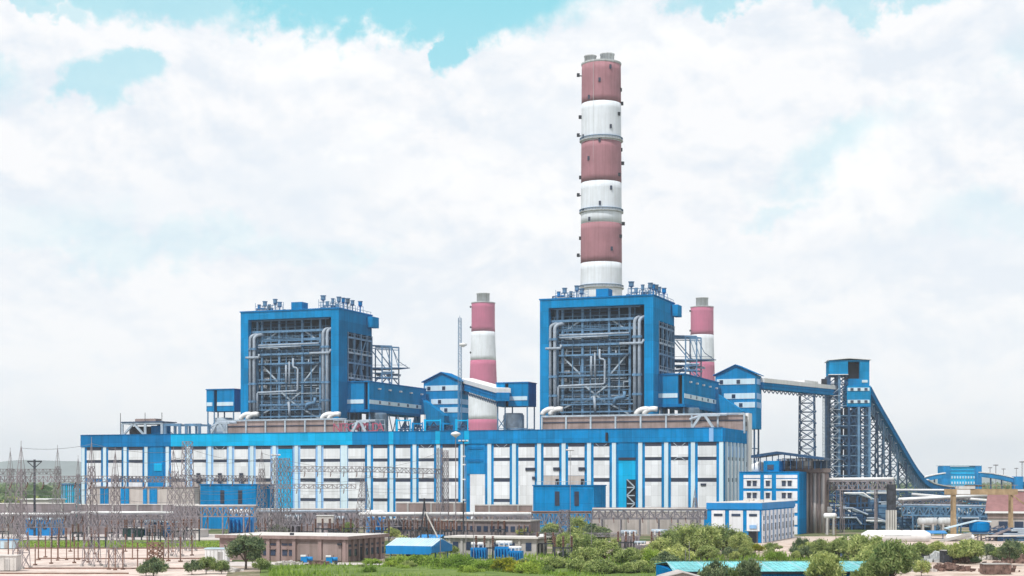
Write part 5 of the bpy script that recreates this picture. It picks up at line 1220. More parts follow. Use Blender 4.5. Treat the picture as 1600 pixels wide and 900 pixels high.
def crane():
    Y = 415; z = lambda py: ZY(py, Y); F = Frame(PX(1484, Y), Y, .998, -.06); W = PX(1582, Y) - PX(1484, Y)
    r = empty('gantry_crane', F.w(0, 0, 0), 'faded yellow gantry crane straddling the pipe yard at the right', 'gantry crane')
    b = MB().fb(F, -1, W + .8, -1.2, -.4, z(773), z(764)).build('main_beam', YELL, r); MB().fb(F, -1, W + .8, 1.4, 2.2, z(773), z(764)).build('main_beam', YELL, r)
    MB().fb(F, 2, 6.2, -1.4, 2.4, z(764) + .02, z(762) + .4).build('trolley', CONCL, r); MB().fb(F, 1.5, 4.8, -2, -1.21, z(772), z(765)).build('cab', WPAINT, r)
    MB().fb(F, 4, 9, 0, 1.2, z(764) + .6, z(758)).build('hoist', MACH, r)
    for s, w in ((1, .75), (W - .6, .5)):
        for t in (-1, 2): 
            MB().bar(F.w(s, t, .6), F.w(s, t * .7 + .15, z(773)), w).build('leg', YELL, r)
        MB().bar(F.w(s, -2.4, .5), F.w(s, 3.4, .5), .9).build('sill_beam', YELL, r)
    MB().bar(F.w(W - .6, -1, z(773)), F.w(W + 6, -1, z(804)), .35).build('stay', YELL, r)
    q = MB(); q.bar(F.w(-1, -1.3, z(764) + 1), F.w(W + .8, -1.3, z(764) + 1), .1)
    for k in range(15): s = W * k / 14; q.bar(F.w(s, -1.3, z(764)), F.w(s, -1.3, z(764) + 1), .08)
    q.build('railing', YELL, r)
crane()
def hopper():
    Y = 400; z = lambda py: ZY(py, Y); F = WF(1534, Y); r = empty('blue_silo', F.w(0, 0, 0), 'small bright blue silo on a steel frame beside the yellow gantry crane', 'silo')
    MB().lathe(F.w(0, 2, 0), [(2.1, z(832)), (2.5, z(829)), (2.5, z(817)), (.6, z(813))], 24).build('bin', BLUED, r)
    q = MB()
    for s in (-3, -1, 1, 3, 5.5):
        for t in (0, 4): q.bar(F.w(s, t, 0), F.w(s, t, z(834 if s < 4 else 822)), .28)
    for t in (0, 4): q.bar(F.w(-3, t, z(834)), F.w(5.5, t, z(834)), .3); q.bar(F.w(-3, t, 0.3), F.w(1, t, z(834)), .2); q.bar(F.w(1, t, .3), F.w(5.5, t, z(834)), .2); q.bar(F.w(3, t, z(828)), F.w(5.5, t, z(822)), .25)
    q.build('frame', GALVD, r); MB().fb(F, -3.4, 3.4, -.4, 4.4, z(834) + .02, z(833)).build('deck', STEEL, r)
    q = MB(); q.sweep([F.w(-9, 1, z(826)), F.w(-4, 1, z(818)), F.w(-1, 1, z(813.5)), F.w(2.5, 1, z(815))], 1.6, .3).build('chute_cover', ROOFW, r)
    MB().sweep([F.w(-11, -1, z(846)), F.w(-3, -1, z(834))], 1.4, .7).build('feed_conveyor', CONC, r)
    MB().sweep([F.w(2, 0, z(838)), F.w(7, 0, z(826))], 1.2, .5).build('feed_conveyor', GALV, r)
hopper()
F = WF(1432, 415); z0 = ZY(833, 415); r = empty('flat_canopy', F.w(0, 0, 0), 'flat bright blue canopy left of the yellow crane leg', 'canopy')
MB().add([F.w(-5, 0, z0), F.w(8, 0, z0), F.w(9, 6, z0 + .5), F.w(-2, 6, z0 + .5), F.w(-5, 0, z0 - .15), F.w(8, 0, z0 - .15), F.w(9, 6, z0 + .35), F.w(-2, 6, z0 + .35)], [(0, 1, 2, 3), (7, 6, 5, 4), (0, 4, 5, 1), (1, 5, 6, 2), (2, 6, 7, 3), (3, 7, 4, 0)]).build('roof', ROOFB, r)
for s in (-4, 1, 7): MB().bar(F.w(s, .5, 0), F.w(s, .5, z0 - .1), .2).build('post', STEELD, r)
# dense steel at the foot of the transfer tower
def foot(px0, px1, Y, pyt, label, seed, name='steel_structure'):
    rnd = random.Random(seed); F = WF(px0, Y); W = PX(px1, Y) - F.x; zt = ZY(pyt, Y); r = empty(name, F.w(0, 0, 0), label, 'steel structure'); n = max(3, int(W / 4))
    q = MB(); q2 = MB()
    for i in range(n + 1):
        for t in (0, 7): q.bar(F.w(W * i / n, t, 0), F.w(W * i / n, t, zt * rnd.uniform(.8, 1)), .4)
    for k in range(1, 5):
        for t in (0, 7): q.bar(F.w(0, t, zt * k / 5), F.w(W, t, zt * k / 5), .35)
        for i in range(n + 1): q.bar(F.w(W * i / n, 0, zt * k / 5), F.w(W * i / n, 7, zt * k / 5), .3)
    for i in range(n):
        k = rnd.randint(0, 3); a = W * i / n; b = W * (i + 1) / n; q.bar(F.w(a, 0, zt * k / 5), F.w(b, 0, zt * (k + 1) / 5), .25); q.bar(F.w(b, 0, zt * k / 5), F.w(a, 0, zt * (k + 1) / 5), .25)
    q.build('frame', STEELD, r)
    for i in range(n):
        a = W * i / n + .5; MB().fb(F, a, a + W / n * rnd.uniform(.5, .9), 2, 6, 0, zt * rnd.uniform(.45, .95)).build('plant_box', rnd.choice([FURN, STEELD, STEELD, STEEL, MACH]), r)
    for i in range(5): a = rnd.uniform(0, W * .7); zz = zt * rnd.uniform(.3, .9); MB().tube([F.w(a, -.5, zz), F.w(a + rnd.uniform(3, 9), -.5, zz), F.w(a + 9, -.5, zz - 2)], .3, 8).build('pipe', rnd.choice([LAG, WPAINT, STEELL]), r)
foot(1288, 1345, 520, 762, 'dark tangle of steel floors and pipes under the left half of the high pipe bridge', 1)
foot(1340, 1392, 540, 762, 'dark tangle of steel floors and pipes under the right half of the high pipe bridge', 2)
foot(1290, 1392, 495, 785, 'low dark machinery and pipes standing nearest under the high pipe bridge', 9)
foot(1398, 1445, 560, 770, 'lower dark steel framework below the bend of the inclined gallery', 4)
foot(1440, 1545, 520, 788, 'blue-grey steel framework behind the pipe bridge of the yellow crane', 5)
foot(1410, 1480, 470, 806, 'low steel framework under the inclined-web pipe bridge', 6)
foot(1560, 1640, 400, 822, 'pale low pipework frame at the right edge below the red-brown shed', 8)

# ------------------------------------------------------------------ switchyard: towers, beams, wires
def ltower(px, pyt, Y, wb, wt, label, n=8, m=GALV, th=.075, peak=True, group='lattice towers of the switchyard'):
    F = Frame(PX(px, Y), Y, .94, -.34); zt = ZY(pyt, Y); zb = zt * .8 if peak else zt
    r = empty('lattice_tower', F.w(0, 0, 0), label, 'lattice tower', group)
    q = MB().lattice(F, wb, wt, 0, zb, n, th)
    if peak:
        for c in ((-1, -1), (1, -1), (1, 1), (-1, 1)): q.bar(F.w(c[0] * wt / 2, c[1] * wt / 2, zb), F.w(0, 0, zt), th)
        q.bar(F.w(0, 0, zt), F.w(0, 0, zt + .8), th)
        for k in (.3, .6): ww = wt / 2 * (1 - k); z = zb + (zt - zb) * k; q.bar(F.w(-ww, -ww, z), F.w(ww, -ww, z), th * .8)
    q.build('lattice', m, r)
    q = MB()
    for c in ((-1, -1), (1, -1), (1, 1), (-1, 1)): q.fb(F, c[0] * wb / 2 - .25, c[0] * wb / 2 + .25, c[1] * wb / 2 - .25, c[1] * wb / 2 + .25, 0, .35)
    q.build('footing', CONC, r)
    return r, F, zb
for a in ((33, 696, 275, 2.2, .9, 'lattice tower at the far left, rising above the white container', 9), (143, 690, 283, 2.4, .8, 'lattice tower in front of the first white bay of the long hall'),
          (180, 706, 280, 2.4, .8, 'lattice tower in front of the second white bay of the long hall'), (271, 703, 320, 2.6, 1.4, 'sturdy lattice tower in front of the colour change of the parapet'),
          (293, 690, 345, 2.6, 1.6, 'lattice tower just left of the tall blue annex, with a blunt top', 9, GALV, .085, False), (16, 704, 400, 3, .9, 'far lattice tower seen against the hazy hill, leftmost'),
          (90, 700, 410, 3, .9, 'far lattice tower against the sky just left of the glazed box'), (122, 716, 430, 2, .7, 'thin lattice tower at the left corner of the long hall'),
          (409, 704, 400, 3.0, 1.0, 'lattice tower at the right edge of the tall blue annex'), (431, 716, 405, 2.4, 1.6, 'lamp-topped lattice tower before the azure bay, left of a pair', 9, GALV, .09, False),
          (446, 716, 403, 2.4, 1.6, 'lamp-topped lattice tower before the azure bay, right of a pair', 9, GALV, .09, False), (568, 729, 400, 4.4, 1.2, 'broad lattice tower behind the right end of the control building'),
          (687, 700, 430, 1.6, 1.2, 'slender lattice leg left of the mid lamp mast, nearer its left', 10, GALV, .09, False), (696, 704, 432, 1.6, 1.2, 'slender lattice leg immediately left of the dark lamp mast', 10, GALV, .09, False),
          (1086, 763, 440, 2.8, .7, 'short pointed lattice tower beside the low blue workshop'), (882, 797, 335, 1.9, 1.7, 'box lattice tower amid the trees below the wide blue annex', 8, GALVD, .10, False),
          (892, 850, 320, 1.4, 1.3, 'low lattice stub standing just right of the box lattice tower', 4, GALVD, .10, False), (243, 848, 268, 2.0, 1.8, 'low rusty lattice stand at the front of the gravel yard', 5, RUST, .12, False)):
    ltower(*a)
def beam(px0, Y0_, px1, Y1_, py0, py1, h, w, n, label, m=GALV, ins=6, th=.085):
    p, q_ = P(px0, py0, Y0_), P(px1, py1, Y1_); r = empty('gantry_beam', (p.x, p.y, 0), label, 'gantry beam', 'lattice beams of the switchyard')
    MB().truss(p, q_, w, h, n, th).build('truss', m, r)
    for k in range(ins):
        c = p + (q_ - p) * ((k + .5) / ins) - Vector((0, 0, h)); MB().tube([c, c - Vector((0, .3, .6)), c - Vector((0, .8, 1.0)), c - Vector((0, 1.4, 1.2))], .11, 6).build('insulator', PORC, r)
beam(-30, 400, 95, 410, 733, 733, 1.3, 1.0, 22, 'far lattice beam against the hazy hill at left', ins=4)
beam(-20, 276, 180, 281, 744, 744, 1.0, .9, 30, 'near lattice beam across the left switchyard towers', ins=8)
beam(180, 281, 271, 300, 744, 745, 1.0, .9, 16, 'lattice beam between the second and third near towers', ins=3)
beam(271, 320, 409, 398, 742, 744, 1.2, 1.0, 22, 'lattice beam in front of the small dark vents of the hall', ins=4)
beam(446, 403, 568, 401, 729, 729, 1.3, 1.0, 20, 'lattice beam between the lamp-topped tower and the broad tower', ins=6)
beam(568, 401, 690, 431, 729, 733, 1.3, 1.0, 18, 'lattice beam from the broad tower to the slender legs', ins=6)
beam(409, 400, 556, 400, 757, 757, 1.0, .9, 20, 'low lattice beam across the azure bays of the hall', ins=4)
beam(925, 400, 1105, 400, 803, 803, .9, .9, 26, 'low lattice beam before the long beige wall', m=GALVD, ins=8)
beam(835, 360, 985, 350, 833, 833, .7, .8, 22, 'lowest lattice beam among the trees before the beige wall', m=GALVD, ins=6)
def wire(p, q_, sag, label, r_=.035):
    pts = [p + (q_ - p) * (k / 12) - Vector((0, 0, sag * 4 * (k / 12) * (1 - k / 12))) for k in range(13)]
    single('conductor_wire', MB().tube(pts, r_, 5), WIRE, tuple(p), label, 'power line', 'sagging conductor wires over the switchyard')
for (a, b, sg) in (((-30, 737, 300), (143, 742, 283), .8), ((-30, 748, 300), (180, 750, 280), 1), ((143, 693, 283), (271, 706, 320), .7), ((180, 720, 280), (293, 712, 345), .9), ((271, 715, 320), (409, 716, 400), 1.2), ((293, 700, 345), (431, 718, 405), 1.4),
                   ((409, 708, 400), (568, 732, 400), 1.2), ((446, 722, 403), (568, 735, 400), 1.4), ((568, 731, 400), (687, 706, 430), 1.2), ((568, 745, 400), (696, 740, 432), 1.0), ((446, 745, 403), (568, 748, 400), 1.2), ((33, 700, 275), (143, 694, 283), .5),
                   ((180, 760, 280), (271, 762, 320), .5), ((33, 770, 275), (180, 770, 280), .6)):
    wire(P(*a), P(*b), sg, 'thin sagging conductor wire strung between the switchyard lattice towers')

rw = random.Random(19)
for (x0, y0, x1, y1, n) in ((-30, 276, 143, 283, 5), (143, 283, 271, 320, 4), (180, 280, 293, 345, 4), (271, 320, 409, 400, 4), (16, 400, 90, 410, 3), (446, 403, 568, 400, 4), (568, 400, 687, 430, 4)):
    for k in range(n):
        py = rw.uniform(735, 850 if y0 < 300 else 800); wire(P(x0, py, y0), P(x1, py + rw.uniform(-4, 6), y1), rw.uniform(.2, .8), 'thin sagging conductor wire strung between the switchyard lattice towers', .03)
beam(-20, 280, 143, 284, 800, 800, .7, .6, 24, 'low thin lattice beam above the rusty posts of the gravel yard', ins=6, th=.06)
beam(143, 284, 271, 318, 806, 806, .7, .6, 20, 'low thin lattice beam between the near towers and the sturdy tower', ins=5, th=.06)
# T pole, A-frame pole, masts
F = WF(54, 440); r = empty('crossarm_pole', F.w(0, 0, 0), 'dark pole with short crossarms against the hazy hill at left', 'pole')
MB().bar(F.w(0, 0, 0), F.w(0, 0, ZY(718, 440)), .5).build('post', MACH, r); q = MB(); zt = ZY(721, 440)
q.bar(F.w(-2, 0, zt), F.w(2, 0, zt), .35).bar(F.w(-2, 0, zt), F.w(0, 0, zt - 1.8), .2).bar(F.w(2, 0, zt), F.w(0, 0, zt - 1.8), .2); q.build('crossarm', MACH, r)
F = WF(663, 330); zt = ZY(783, 330); r = empty('a_frame_pole', F.w(0, 0, 0), 'dark A-frame pole with a slanting striped stay above the bright blue shed', 'pole')
q = MB(); q.bar(F.w(-1.1, 0, 0), F.w(0, 0, zt), .3).bar(F.w(1.1, .8, 0), F.w(0, 0, zt), .3).bar(F.w(-.6, 0, zt * .5), F.w(.6, .3, zt * .5), .18); q.bar(F.w(0, 0, zt - .3), F.w(0, 0, zt + .6), .35); q.build('pole', MACH, r)
MB().bar(F.w(.2, 0, zt - 2.2), F.w(2.8, -1, 3.5), .2).build('stay', CONCL, r)
def lmast(px, pyt, pyb, label, Y=None, m=GALV, head=True, w=.28):
    Y = Y or YG(pyb); F = WF(px, Y); zt = ZY(pyt, Y); r = empty('lamp_mast', F.w(0, 0, 0), label, 'mast')
    MB().tube([F.w(0, 0, 0), F.w(0, 0, zt)], [w * .6, w * .35], 8).build('pole', m, r)
    if head:
        MB().bar(F.w(-1, 0, zt), F.w(1, 0, zt), .15).build('crossbar', m, r)
        for s in (-.9, 0, .9): MB().fb(F, s - .3, s + .3, -.4, .1, zt + .08, zt + .4).build('lamp', WPORC, r)
    return r, F, zt
r, F, zt = lmast(724, 690, 0, 'tall dark lamp mast in front of the blue infill bay of the hall', 385, MACH, True, .38)
for py in (712, 725, 748, 780): MB().fb(F, -.5, .5, -.4, .1, ZY(py + 2, 385), ZY(py, 385)).build('fitting', WPORC, r)
r, F, zt = lmast(712, 680, 0, 'pole carrying a white mushroom-shaped lamp dish before the parapet', 420, GALV, False, .3)
MB().lathe(F.w(0, 0, 0), [(.2, zt - .6), (1.3, zt + .2), (1.2, zt + .6), (.1, zt + 1.0)], 20).build('lamp_dish', WPORC, r, True)
lmast(431, 712, 0, 'white ball lamp pole rising behind the left lamp-topped tower', 408, GALV, True, .2)
lmast(891, 704, 0, 'thin lamp pole in front of the white bays above the wide blue annex', 440, GALV, True, .16)
for px, t, b, lab in ((1077, 846, 900, 'white lightning rod pole in the thicket left of the turquoise roof'), (1071, 858, 900, 'short thin pole just above the turquoise roof corner'), (740, 800, 878, 'tall thin grey pole before the grey switchgear building, left'),
                      (728, 720, 884, 'very thin pale pole running up past the dark lamp mast'), (648, 790, 870, 'thin pole left of the dark A-frame pole'), (688, 800, 880, 'thin pole right of the dark A-frame pole'), (924, 812, 880, 'slim post in the trees below the right edge of the wide annex'),
                      (1183, 818, 850, 'slim lamp post before the workshop doorway'), (891, 820, 870, 'slim post right of the box lattice tower'), (966, 812, 862, 'slim post before the left part of the beige wall'), (1306, 770, 846, 'thin red-brown pole under the high pipe bridge'), (1319, 778, 850, 'thin pale pole before the transfer tower foot')):
    lmast(px, t, b, lab, None, GALV if 'red' not in lab else RUST, False, .12)
for px, pyt, Y, lab in ((1556, 727, 1500, 'tallest distant high-mast lamp at the far right horizon'), (1547, 731, 1800, 'distant high-mast lamp left of the tallest one'), (1568, 733, 1900, 'distant high-mast lamp right of the tallest one'), (1588, 732, 1900, 'distant high-mast lamp second from the right edge'), (1597, 722, 1400, 'distant high-mast lamp cut by the right edge')):
    F = WF(px, Y); zt = ZY(pyt, Y); r = empty('high_mast_lamp', F.w(0, 0, 0), lab, 'high mast lamp', 'distant high-mast lamps'); MB().bar(F.w(0, 0, 0), F.w(0, 0, zt), .5).build('mast', GALVD, r); MB().lathe(F.w(0, 0, 0), [(.5, zt - .4), (2.4, zt - .2), (2.4, zt + .5), (.5, zt + .7)], 14).build('lamp_ring', GALVD, r)

# rusty equipment posts on the gravel
rnd = random.Random(11)
def post_proto():
    r = empty('equipment_post', (0, 0, 0), 'thin rusty equipment post with a brown insulator on the pale gravel yard', 'equipment post', 'rusty equipment posts on the gravel yard')
    MB().bar((0, 0, .2), (0, 0, 2.6), .17).build('post', RUST, r); q = MB()
    for k in range(5): q.lathe((0, 0), [(.1, 2.6 + k * .26), (.2, 2.7 + k * .26), (.1, 2.84 + k * .26)], 10)
    q.build('insulator', PORC, r); MB().fb(Frame(0, 0, 1, 0), -.3, .3, -.3, .3, 0, .22).build('footing', RUST, r); return r
pp = post_proto(); first = True
for px, py in ((55, 883), (60, 875), (71, 871), (80, 881), (90, 876), (91, 873), (104, 875), (116, 880), (122, 875), (132, 877), (138, 879), (154, 878), (170, 890), (180, 891), (192, 890), (207, 874), (215, 889), (230, 876), (255, 884), (263, 877), (282, 878), (13, 868), (28, 876), (300, 868), (43, 860), (148, 866), (196, 862), (238, 864), (270, 862), (110, 862)):
    Y = YG(py); loc = (PX(px, Y), Y, 0); s = rnd.uniform(.85, 1.35)
    if first: pp.location = loc; first = False
    else: clone(pp, loc, rnd.uniform(0, 3), (1, 1, s))
def breaker():
    r = empty('circuit_breaker', (0, 0, 0), '', 'switchgear', 'dark switchgear poles in the switchyard'); q = MB(); F = Frame(0, 0, 1, 0)
    for s in (-1.6, 0, 1.6):
        MB().bar((s, 0, 0), (s, 0, 2.6), .28).build('pole', MACH, r); q = MB()
        for k in range(7): q.lathe((s, 0), [(.14, 2.6 + k * .3), (.3, 2.72 + k * .3), (.14, 2.88 + k * .3)], 10)
        q.build('insulator', PORC, r)
    MB().bar((-1.8, 0, 2.4), (1.8, 0, 2.4), .25).build('cross_beam', MACH, r); return r
bk = breaker(); first = True
for px, py, lab in ((92, 857, 'dark three-pole switchgear on the lawn edge below the glazed box'), (154, 857, 'dark three-pole switchgear before the second bay of the hall'), (757, 876, 'dark three-pole switchgear before the grey switchgear building'), (978, 866, 'dark three-pole switchgear in the clearing before the beige wall, left'),
                    (1030, 866, 'dark three-pole switchgear in the clearing before the beige wall, right'), (852, 868, 'dark three-pole switchgear at the right end of the grey switchgear building'), (880, 876, 'dark three-pole switchgear at the foot of the box lattice tower')):
    Y = YG(py); loc = (PX(px, Y), Y, 0)
    if first: bk.location = loc; bk['label'] = lab; first = False
    else: clone(bk, loc, rnd.uniform(-.2, .2), None, lab)
rb = random.Random(8)
for k in range(34):
    px = rb.choice((rb.uniform(0, 310), rb.uniform(400, 600), rb.uniform(620, 840))); Y = rb.uniform(395, 425)
    clone(bk, (PX(px, Y), Y, 0), rb.uniform(-.3, .3), rb.uniform(.8, 1.25), 'dark three-pole switchgear in the crowded row below the pipe racks', 'switchgear below the pipe racks')
# kerbed cable trenches: rusty long ledges
for i, (x0, x1, py, lab) in enumerate(((-20, 350, 857.5, 'rust-coloured low cable trench along the back of the gravel yard'), (60, 345, 873.5, 'rust-coloured low cable trench across the middle of the gravel yard'), (-20, 200, 897, 'rust-coloured low cable trench along the bottom left edge'), (30, 300, 889, 'rust-coloured low cable trench near the front of the gravel yard'))):
    Y = YG(py); F = WF(x0, Y); single('cable_trench', MB().fb(F, 0, PX(x1, Y) - F.x, 0, .5, 0, .22), RUST, F.w(0, 0, 0), lab, 'cable trench')
# container and cabins in the gravel yard
def box_cabin(px0, px1, pyb, pyt, D, m, label, rm=CONCL):
    Y = YG(pyb); F = WF(px0, Y); W = PX(px1, Y) - F.x; zt = ZY(pyt, Y); r = empty('yard_cabin', F.w(0, 0, 0), label, 'cabin')
    MB().fb(F, 0, W, 0, D, .15, zt).build('wall', m, r); MB().fb(F, -.15, W + .15, -.15, D + .15, zt + .003, zt + .14).build('roof', rm, r); MB().fb(F, W * .6, W * .6 + .9, -.05, -.003, .2, zt * .8).build('door', CONC, r)
    for k in range(6): s = W * (k + .5) / 6; MB().fb(F, s - .04, s + .04, -.08, -.051, .2, zt - .1).build('rib', CONCL, r)
box_cabin(-20, 25, 893, 869, 3, CONCL, 'white ribbed container at the bottom left corner'); box_cabin(320, 354, 879, 858, 3.5, WPAINT, 'white cabin between the gravel yard and the dark rounded tree', ROOFW)
box_cabin(-15, 22, 858, 844, 3, ROOFW, 'pale blue cabin at the left edge behind the white container', ROOFB)
def trafo(m, m2):
    r = empty('transformer', (0, 0, 0), '', 'transformer', 'oil-filled transformers beside the yards'); F = Frame(0, 0, 1, 0)
    MB().fb(F, -1.6, 1.6, -1, 1, .4, 2.6).build('tank', m, r)
    for k in range(6): MB().fb(F, -1.5 + k * .55, -1.3 + k * .55, -1.7, -1.01, .6, 2.3).build('radiator', m, r)
    MB().tube([(-1.7, .4, 3.3), (1.2, .4, 3.3)], .38, 12).build('conservator', m2, r, True)
    for k in range(3):
        q = MB()
        for j in range(4): q.lathe((-1 + k * .9, -.3), [(.08, 2.6 + j * .22), (.18, 2.7 + j * .22), (.08, 2.82 + j * .22)], 8)
        q.build('bushing', WPORC, r)
    MB().fb(F, -1.9, 1.9, -1.8, 1.2, 0, .38).build('plinth', CONC, r); return r
tb = trafo(ROOFB, WPAINT); tg = trafo(GALV, STEELL); f1 = f2 = True
for px, py, sc, c, lab in ((378, 837, 2.0, 0, 'large bright blue transformer with white conservator before the tall blue annex'), (737 + 12, 876, .95, 0, 'blue transformer before the left part of the grey switchgear building'), (789, 877, 1.05, 0, 'blue transformer before the right part of the grey switchgear building'), (806, 878, .8, 0, 'smaller blue transformer at the corner of the grey switchgear building'),
                           (590, 836, 1.9, 0, 'big blue transformer in the greenery behind the control building'), (985, 860, 1.2, 1, 'grey transformer with white tops in the clearing, right of centre'), (1032, 858, 1.2, 1, 'grey transformer in the clearing nearest the dense thicket'), (1002, 868, .8, 1, 'small grey transformer low in the clearing'), (460, 838, 1.6, 1, 'grey transformer behind the roof of the control building'),
                           (530, 838, 1.5, 1, 'grey transformer below the plain white board-like cabin'), (240, 840, 1.3, 1, 'grey transformer in front of the bright blue kiosk')):
    Y = YG(py); loc = (PX(px, Y), Y, 0)
    if c == 0:
        if f1: tb.location = loc; tb.scale = (sc,) * 3; tb['label'] = lab; f1 = False
        else: clone(tb, loc, rnd.uniform(-.3, .3), sc, lab)
    else:
        if f2: tg.location = loc; tg.scale = (sc,) * 3; tg['label'] = lab; f2 = False
        else: clone(tg, loc, rnd.uniform(-.3, .3), sc, lab)
def genset():
    r = empty('pump_unit', (0, 0, 0), '', 'pump unit', 'blue and white pump units by the control building'); F = Frame(0, 0, 1, 0)
    MB().fb(F, -.9, .1, -.5, .5, .3, 1.25).build('housing', ROOFB, r); MB().fb(F, -.95, -.1, -.55, .55, 1.253, 1.5).build('cover', WPAINT, r); MB().tube([(.1, 0, .9), (1.0, 0, .9)], .32, 12).build('drum', ROOFB, r, True)
    for s in (-.7, .7): MB().tube([(s, -.55, .3), (s, -.4, .3)], .28, 12).build('wheel', MACH, r)
    MB().fb(F, -1, 1.1, -.35, .35, .2, .32).build('frame', STEELL, r); MB().bar((.3, 0, 1.1), (.3, 0, 1.6), .08).build('exhaust', MACH, r); return r
gs = genset(); gs.location = (PX(479, 290), 290, 0); gs['label'] = 'left of two blue and white pump units parked at the control building wall'; gs.scale = (1.1,) * 3
clone(gs, (PX(518, 288), 288, 0), .1, 1.1, 'right of two blue and white pump units parked at the control building wall')

# ------------------------------------------------------------------ scrap and rubble at the right
def heap(px, py, w, h, m, label, seed, n=60, cat='rubble heap'):
    rnd = random.Random(seed); Y = YG(py); c = (PX(px, Y), Y); mb = MB()
    for k in range(n):
        a = rnd.uniform(0, 6.28); q = abs(rnd.gauss(0, .45)); q = min(q, 1); x = c[0] + math.cos(a) * q * w; y = c[1] + math.sin(a) * q * w * .6; z = h * (1 - q) * rnd.uniform(.3, 1); s = rnd.uniform(.15, .55)
        F = Frame(x, y, math.cos(a * 3), math.sin(a * 3)); b = [F.w(-s * rnd.uniform(.6, 1), -s, 0), F.w(s, -s * .7, 0), F.w(s * .8, s, 0), F.w(-s, s * .8, 0)]; t = [Vector((p.x + rnd.uniform(-.2, .2), p.y + rnd.uniform(-.2, .2), z + s * rnd.uniform(.5, 1.2))) for p in b]
        for p in b: p.z = max(0, z - s)
        mb.hexa(b, t)
    return single('rubble_heap' if cat == 'rubble heap' else 'scrap_pile', mb, m, (c[0], c[1], 0), label, cat)
for i, a in enumerate(((1480, 892, 5, 1.3, RUBBLE, 'brown rubble heap left of the pale dirt track'), (1560, 893, 6, 1.6, RUBBLE, 'brown rubble heap right of the pale dirt track'), (1512, 880, 3, 1.2, RUBBLE, 'small brown rubble heap above the dirt track'), (1592, 880, 4, 1.6, RUBBLE, 'brown rubble heap at the right edge'),
                       (1430, 893, 3, .9, RUBBLEW, 'pale rubble heap beside the big tree at bottom right'), (352, 893, 3.4, .5, RUBBLEW, 'pale stone scatter below the dark rounded tree'), (450, 884, 4, .6, RUBBLEW, 'pale stone scatter before the control building'), (500, 884, 2.5, .5, RUBBLE, 'brown stones before the right pump unit'), (1300, 868, 3, .7, RUBBLEW, 'pale heap behind the leafy bushes right of the workshop'))):
    heap(*a, seed=i)
for i, a in enumerate(((1462, 878, 4, 1.8, CHGRY, 'pile of grey machine parts before the bushes'), (1440, 874, 3, 1.6, MACH, 'dark machine scrap left of the grey machine parts'), (1538, 874, 4, 1.4, RUBBLEW, 'tangle of white pipes and scrap before the bushes'), (1596, 864, 3, 1.6, CONCL, 'white pipe scrap at the right edge'), (1498, 872, 3, 1.5, MACH, 'dark scrap stack right of the grey machine parts'))):
    heap(*a, seed=40 + i, n=70, cat='scrap pile')
def scrapbox(px0, px1, pyb, pyt, m, label):
    Y = YG(pyb); F = WF(px0, Y); W = PX(px1, Y) - F.x; zt = ZY(pyt, Y); r = empty('container', F.w(0, 0, 0), label, 'container')
    MB().fb(F, 0, W, 0, 2.6, .1, zt).build('body', m, r); MB().fb(F, -.08, W + .08, -.08, 2.68, zt + .003, zt + .12).build('lid', CONC, r)
    for k in range(7): s = W * (k + .5) / 7; MB().fb(F, s - .07, s + .07, -.07, -.003, .15, zt - .05).build('rib', m, r)
scrapbox(1474, 1500, 880, 861, MACH, 'black container among the bushes at lower right'); scrapbox(1538, 1580, 898, 882, RUBBLE, 'rusty brown skip container at the bottom right'); scrapbox(1316, 1345, 870, 862, STEELD, 'blue-grey tank box between the bushes above the turquoise roof')
F = WF(1578, 392); q = MB().sweep([F.w(-6, 0, 1.6), F.w(12, 0, 1.7)], 1.2, .3); single('pipe_stack', q, CONCL, F.w(-6, 0, 0), 'pale pipes stacked low at the right edge behind the bushes', 'pipe stack')

# ------------------------------------------------------------------ vegetation
def crown_mb(rx, rz, zc, n, leaf, seed, clumps=16, squash=1):
    rnd = random.Random(seed); mb = MB(); cs = []
    for k in range(clumps):
        a = rnd.uniform(0, 6.28); el = math.asin(rnd.uniform(-.55, 1)); q = rnd.uniform(.35, .85)
        cs.append((rx * q * math.cos(a) * math.cos(el), rx * q * math.sin(a) * math.cos(el), zc + rz * q * math.sin(el), rnd.uniform(.16, .36) * rx))
    for k in range(n):
        c = cs[k % clumps] if k % 5 else cs[rnd.randrange(clumps)]
        v = Vector((rnd.gauss(0, 1), rnd.gauss(0, 1), rnd.gauss(0, 1))); v.normalize(); v *= c[3] * (rnd.uniform(.3, 1.0) if k % 4 else rnd.uniform(.9, 1.7))
        p = Vector((c[0] + v.x, c[1] + v.y, c[2] + v.z * .8)); s = leaf * rnd.uniform(.5, 1.2)
        u = Vector((rnd.gauss(0, 1), rnd.gauss(0, 1), rnd.gauss(.5, 1.1))).normalized(); w = u.cross(Vector((rnd.gauss(0, 1), rnd.gauss(0, 1), rnd.gauss(0, 1)))).normalized()
        mb.add([p - u * s * 1.3, p + w * s * .38, p + u * s * 1.3, p - w * s * .36], [(0, 1, 2, 3)])
    return mb, cs
def tree_proto(h, rx, n, leaf, seed, lm, clumps=16, trunk=.3):
    r = empty('tree', (0, 0, 0), '', 'tree', None); zc = h * .52 if lm is not LEAFD or h < 4 else h * .56; rz = h * .46
    mb, cs = crown_mb(rx, rz, zc, n, leaf, seed, clumps); t = MB()
    t.tube([(0, 0, -.1), (.05, 0, h * .22), (.12, .05, h * .5)], [h * .035, h * .026, h * .016], 8)
    for c in cs[:8]: t.tube([(.03, 0, h * .2), (c[0] * .5, c[1] * .5, (c[2] + h * .3) / 2), (c[0], c[1], c[2])], [h * .014, h * .01, h * .004], 5)
    t.build('trunk', BARK, r); mb.build('crown', lm, r); return r
